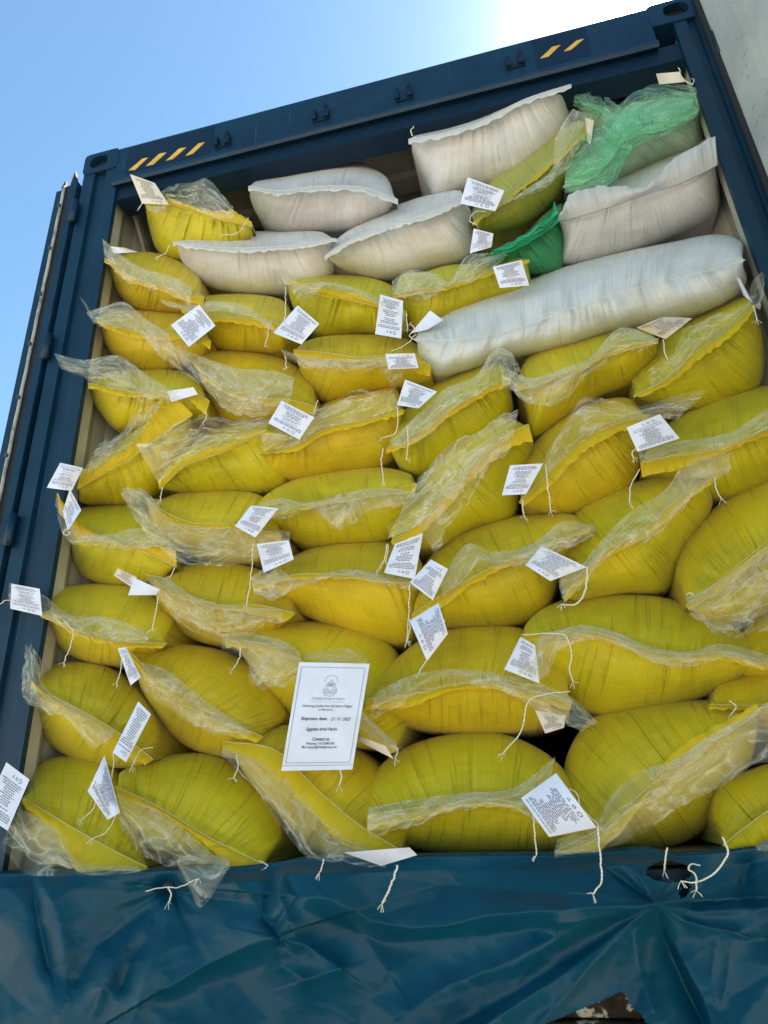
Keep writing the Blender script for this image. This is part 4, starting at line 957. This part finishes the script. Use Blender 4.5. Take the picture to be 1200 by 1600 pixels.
def text_line(txt, cx, yy, size, mat='ink', wd=None, bold=0, align='CENTER', shear=0):
    cu = bpy.data.curves.new('lettering', 'FONT'); cu.body = txt; cu.size = 1; cu.align_x = align; cu.resolution_u = 2; cu.offset = bold; cu.shear = shear
    tmp = bpy.data.objects.new('lettering_tmp', cu); C.objects.link(tmp)
    dg = bpy.context.evaluated_depsgraph_get(); me = bpy.data.meshes.new_from_object(tmp.evaluated_get(dg))
    bpy.data.objects.remove(tmp)
    nv = len(me.vertices); co = np.empty(nv * 3); me.vertices.foreach_get('co', co); co = co.reshape(-1, 3)
    s_ = size
    ex_ = co[:, 0].max() - co[:, 0].min()
    sx = s_ if wd is None else wd / ex_
    V = np.stack([cx + co[:, 0] * sx, yy - co[:, 1] * s_], -1)
    Fc = [tuple(p.vertices) for p in me.polygons]
    bpy.data.meshes.remove(me)
    print_on('lettering', [(V, Fc)], mat)
text_line('Al Rabab Group for Export', .495, .515, .052, 'faint_ink', .47, .004)
print_on('rule', [ribbon(seg((.27, .545), (.72, .545)), .004)], 'faint_ink')
text_line('Delivering Quality from the heart of Egypt', .50, .618, .050, 'ink', .70, .002)
text_line('to the world ...', .50, .668, .050, 'ink', .23, .002)
text_line('Shipment date:', .345, .800, .066, 'ink', .37, .014)
text_line('27 / 9 / 2025', .715, .806, .062, 'ink', .28, .006, shear=.25)
text_line('Egyptian dried Herbs', .475, .945, .062, 'ink', .43, .014)
text_line('Contact us', .485, 1.085, .066, 'ink', .24, .016)
text_line('WhatsApp :+201028801289', .485, 1.142, .050, 'ink', .40, .004)
text_line('Mail :export@alrababgroup.com', .480, 1.192, .050, 'ink', .49, .004)

# ------------------------------------------------------------------ tarpaulin hung over the tail of the truck
nx, ny = 620, 280
PX = np.linspace(-260, 1460, nx); 
def top_edge(x): return np.interp(x, [-260, 0, 230, 330, 420, 460, 700, 900, 975, 1010, 1060, 1110, 1200, 1460], [1374, 1366, 1362, 1358, 1352, 1344, 1338, 1336, 1330, 1326, 1338, 1334, 1322, 1316])
bottom = 1900
f = np.linspace(0, 1, ny) ** 1.15
X = np.tile(PX, (ny, 1)); TE = top_edge(PX); Yp = TE + (bottom - TE) * f[:, None]
H = np.zeros_like(X)
def dseg(x, y, a, b):
    ax, ay = a; bx, by = b; dx, dy = bx - ax, by - ay; L2 = dx * dx + dy * dy
    t_ = np.clip(((x - ax) * dx + (y - ay) * dy) / L2, 0, 1); qx, qy = ax + t_ * dx, ay + t_ * dy
    sgn = np.sign((x - ax) * dy - (y - ay) * dx)
    return np.hypot(x - qx, y - qy), t_, sgn
def crease(pts, h, wl, wr=None, taper=(1, 1), sharp=1.0):
    """Ridge (h > 0, towards the viewer) or valley along a polyline; widths on its two flanks differ."""
    global H
    wr = wl if wr is None else wr
    best = np.full(X.shape, 1e9); hh = np.zeros_like(X); n = len(pts) - 1
    for k in range(n):
        d, t_, sg = dseg(X, Yp, pts[k], pts[k + 1]); wq = np.where(sg > 0, wl, wr)
        gl = (k + t_) / n; val = np.exp(-(d / wq) ** sharp) * (taper[0] + (taper[1] - taper[0]) * gl)
        m_ = d < best; best = np.where(m_, d, best); hh = np.where(m_, val, hh)
    H += h * hh
wx = 26 * fbm(X / 130, Yp / 130, 91, 3); wy = 26 * fbm(X / 130, Yp / 130, 95, 3)
def facets(period, ang, amp, sd):
    global H
    ca, sa = math.cos(ang), math.sin(ang); q = ((X + wx * .8) * ca + (Yp + wy * .8) * sa) / period + sd * .37
    tri = np.abs((q % 1) - .5) * 4 - 1
    H += amp * tri * (.35 + .65 * np.clip(fbm(X / 240, Yp / 240, sd + 50, 2) + .5, 0, 1))
facets(330, .6, .022, 1); facets(240, 2.3, .016, 2); facets(150, 1.2, .007, 3)
_h0 = H.copy(); H = np.zeros_like(X)
for _p, _a, _m, _s in ((74, .4, .0030, 11), (58, 1.9, .0026, 12), (41, 2.7, .0018, 13), (96, 1.25, .0030, 14)): facets(_p, _a, _m, _s)
H = _h0 + H * np.clip(.5 + 1.4 * fbm(X / 150, Yp / 150, 66, 2), .1, 1.2)
H += .014 * fbm(X / 260, Yp / 260, 40, 3)
K1 = (266, 1388); K2 = (1024, 1412)
for pts, h, a_, b_, tp in (
    ([K1, (205, 1440), (150, 1480), (122, 1530)], -.030, 16, 26, (.6, 1)), ([K1, (222, 1445), (180, 1500), (160, 1545)], .026, 18, 14, (.5, 1)),
    ([K1, (240, 1450), (205, 1500), (190, 1540)], -.024, 12, 16, (.5, .8)), ([K1, (255, 1460), (225, 1540), (195, 1640)], .026, 20, 18, (.6, 1)),
    ([K1, (300, 1425), (300, 1480)], -.020, 14, 12, (.8, .2)), ([K1, (320, 1402), (375, 1408)], -.020, 9, 12, (.8, .4)), ([K1, (330, 1384), (400, 1376)], .014, 9, 12, (.8, .3)),
    ([K1, (215, 1368), (190, 1360)], .012, 8, 10, (.8, .3)), ([K1, (230, 1375), (200, 1390)], -.012, 6, 8, (1, .3)),
    ([(50, 1368), (58, 1430), (76, 1512)], -.022, 14, 9, (.8, .9)), ([(60, 1370), (92, 1430), (104, 1515)], .016, 14, 20, (.5, .8)),
    ([(-40, 1400), (18, 1450), (60, 1520), (95, 1600), (110, 1700)], .022, 60, 55, (.6, 1)),
    ([(430, 1350), (418, 1400), (414, 1435), (440, 1470)], -.030, 12, 9, (.8, 1)), ([(446, 1356), (436, 1400), (452, 1440)], .024, 10, 10, (.8, .8)), ([(440, 1352), (462, 1400), (432, 1445)], -.018, 8, 8, (.6, .9)),
    ([(258, 1545), (320, 1508), (400, 1472), (425, 1464)], .036, 70, 16, (.8, 1)), ([(425, 1464), (480, 1478), (530, 1512)], .022, 14, 20, (1, .8)), ([(425, 1470), (438, 1510), (475, 1530)], .020, 16, 14, (1, .6)),
    ([(475, 1532), (530, 1514)], .014, 12, 16, (1, 1)), ([(520, 1410), (560, 1452), (606, 1518)], .018, 16, 24, (.5, 1)),
    ([(460, 1400), (520, 1405), (580, 1438), (640, 1450), (700, 1446), (760, 1430), (860, 1422), K2], .052, 60, 26, (.6, 1)),
    ([(470, 1420), (600, 1475), (740, 1462), (860, 1450)], -.020, 30, 30, (.6, 1)),
    ([K2, (950, 1470), (870, 1530), (760, 1600), (640, 1690)], .050, 26, 20, (.35, 1.2)), ([K2, (930, 1500), (880, 1560), (800, 1650)], .030, 14, 14, (.4, 1)),
    ([K2, (900, 1490), (820, 1540), (700, 1610)], -.030, 18, 22, (.3, 1)), ([K2, (900, 1440), (870, 1442)], .018, 12, 12, (.6, .8)), ([(872, 1430), (873, 1465), (800, 1510)], .020, 12, 16, (.9, .4)),
    ([K2, (990, 1460), (998, 1520), (1020, 1580)], .036, 16, 20, (.4, 1)), ([K2, (1036, 1460), (1070, 1540), (1120, 1640)], -.040, 10, 16, (.4, 1.1)), ([K2, (1050, 1470), (1100, 1560), (1125, 1640)], .034, 14, 18, (.3, 1)),
    ([K2, (1070, 1440), (1150, 1458)], .030, 10, 18, (.5, 1)), ([K2, (1090, 1425), (1200, 1418), (1320, 1400)], .034, 16, 18, (.5, .9)), ([K2, (1110, 1445), (1160, 1470), (1200, 1470)], -.020, 12, 20, (.4, .9)),
    ([(1170, 1350), (1160, 1385), (1175, 1410)], -.018, 10, 12, (.8, .8)), ([K2, (980, 1380), (940, 1350), (925, 1340)], -.016, 6, 8, (1, .5)), ([K2, (1000, 1370), (960, 1338)], .018, 7, 8, (1, .5)),
    ([(1118, 1480), (1112, 1530), (1118, 1560)], .010, 5, 6, (.7, .7)), ([(1142, 1480), (1136, 1540), (1128, 1566)], .010, 5, 6, (.7, .7)),
    ([(585, 1440), (700, 1440), (800, 1436)], .0, 5, 5, (1, 1)), ([(600, 1368), (760, 1390), (880, 1395)], -.012, 14, 20, (.3, 1)), ([(640, 1580), (700, 1540), (780, 1510), (872, 1462)], .026, 22, 26, (.9, .6))):
    crease(pts, h * 1.2, a_ * 1.25, b_ * 1.25, tp, 1.2)
for K in (K1, K2):
    dd = np.hypot(X - K[0], Yp - K[1]); an = np.arctan2(Yp - K[1], X - K[0])
    H += .005 * np.exp(-dd / 75) * (1 - 2 * np.abs(vnoise(an * 4.5 + 50, dd / 160, 61))) * np.clip(dd / 15, 0, 1)
    H -= .030 * np.exp(-(dd / 22) ** 2)
H += .0010 * (1 - 2 * np.abs(fbm(X / 34 + wx / 20, Yp / 34, 77, 3)))
H *= np.clip((Yp - TE) / 22, .12, 1)
YB = -.045 - .10 * np.clip((Yp - TE) / 500, 0, 1)
P = at(X, Yp, YB - H)
keep = np.ones((ny, nx), bool)
jag = 8 * fbm(X / 16, Yp / 16, 15, 2)
# the torn lower opening and the small rent beside the knot
hx, hy = X - 945 + jag, Yp
keep &= ~((hy > 1552 + np.where(hx < 25, (25 - hx) * .42, (hx - 25) * 1.3) + jag * .5) & (np.abs(hx) < 95))
keep &= ~((((X - 1045 + jag * .7) / 34) ** 2 + ((Yp - 1362 + jag * .4) / 15) ** 2) < 1)
keep &= ~((((X - 1068 + jag * .5) / 10) ** 2 + ((Yp - 1388 + jag * .3) / 14) ** 2) < 1)
flapZ = P[0].copy(); back1 = flapZ.copy(); back1[:, 1] += .05; back1[:, 2] += .004; back2 = flapZ.copy(); back2[:, 1] += .30; back2[:, 2] = np.minimum(flapZ[:, 2], ZF + .004)
V = np.concatenate([back2[None], back1[None], P]); kp = np.concatenate([np.ones((2, nx), bool), keep])
F = gridfaces(ny + 2, nx); kf = kp.ravel()[F].all(1)
tarp = empty('tarpaulin', (0, -.1, .95), "crumpled dark blue tarpaulin tied over the truck's tail, torn at one knot", 'tarpaulin')
build('sheet', V.reshape(-1, 3), F[kf], 'tarpaulin', tarp, True)
# bunched tufts of tarp at the torn knot
for k, (pts, r_) in enumerate((([(1012, 1408), (1035, 1388), (1040, 1372)], 12), ([(1015, 1412), (1000, 1392), (985, 1372)], 9), ([(1030, 1412), (1050, 1400), (1062, 1385)], 7))):
    n = 24; m_ = 14; s = np.linspace(0, 1, n); P = curve(pts, s); rr = []
    Tn = np.gradient(P, axis=0); Tn /= np.linalg.norm(Tn, axis=1)[:, None]; Nn = np.stack([-Tn[:, 1], Tn[:, 0]], -1)
    for j in range(m_):
        q = j / (m_ - 1) * 2 - 1
        Q = P + Nn * q * r_ * (.35 + .65 * s)[:, None] * (1 + .3 * vnoise(s * 5, j * .4, k + 30))[:, None]
        rr.append(at(Q[:, 0], Q[:, 1], -.075 - .012 * (1 - q * q) - .008 * vnoise(q * 5 + s * 0, s * 2, k + 20)))
    build('gathered_tuft', np.concatenate(rr), gridfaces(m_, n), 'tarpaulin', tarp, True)
tk = empty('tarp_tie', at(266, 1388, -.06), 'short white cord knotted through the tarpaulin fold beneath the drooping film', 'cord')
twine(tk, [(228, 1392), (245, 1388), (262, 1386), (280, 1386), (310, 1372)], -.085, .0015)
twine(tk, [(262, 1386), (268, 1396), (264, 1410)], -.085, .0016, name='cord_end')
MB().tube(at(np.array([256, 262, 268, 272.]), np.array([1386, 1381, 1382, 1388.]), -.080), .006, 8).build('knot', 'dark_blue_paint', tk, True)
for pts, lab in (([(1042, 1324), (1040, 1340), (1038, 1361)], 'short straight white cord end hanging in the rent of the tarpaulin'),
                 ([(1094, 1352), (1080, 1350), (1076, 1358), (1086, 1366), (1088, 1392)], 'thin curled white cord along the rim of the rent in the tarpaulin')):
    r_ = empty('cord_end', at(*pts[0], -.07), lab, 'cord'); twine(r_, pts, -.078, .0016)

# ------------------------------------------------------------------ the truck under it all
truck = empty('flatbed_truck', (0, 3, 0), 'rusty flatbed tail carrying the container, mostly hidden by the blue tarpaulin', 'truck')
MB().box((-1.25, .03, 1.16), (1.27, 12.3, 1.295), .01).build('bed', 'rust', truck)
MB().box((-1.25, .015, .72), (1.27, .06, 1.158), .008).build('tail_plate', 'rust', truck)
for x in (-.45, .45):
    MB().box((x - .06, .07, .80), (x + .06, 12.2, 1.158), .008).build('chassis_beam', 'rust', truck)
for x in (-1.0, -.68, .68, 1.0):
    for y in (2.2, 3.5):
        t_ = MB(); pr = [(y + .5 * math.cos(a), .5 + .5 * math.sin(a)) for a in np.linspace(0, 2 * math.pi, 33)[:-1]]
        t_.prism(pr, x - .13, x + .13, 'x'); wh = t_.build('tyre', 'rubber', truck, False)
        MB().prism([(y + .27 * math.cos(a), .5 + .27 * math.sin(a)) for a in np.linspace(0, 2 * math.pi, 25)[:-1]], x - .135, x + .135, 'x').build('rim', 'steel', wh)
MB().box((-.6, 1.9, .40), (.6, 3.8, .60), .01).build('axle_frame', 'steel', truck)
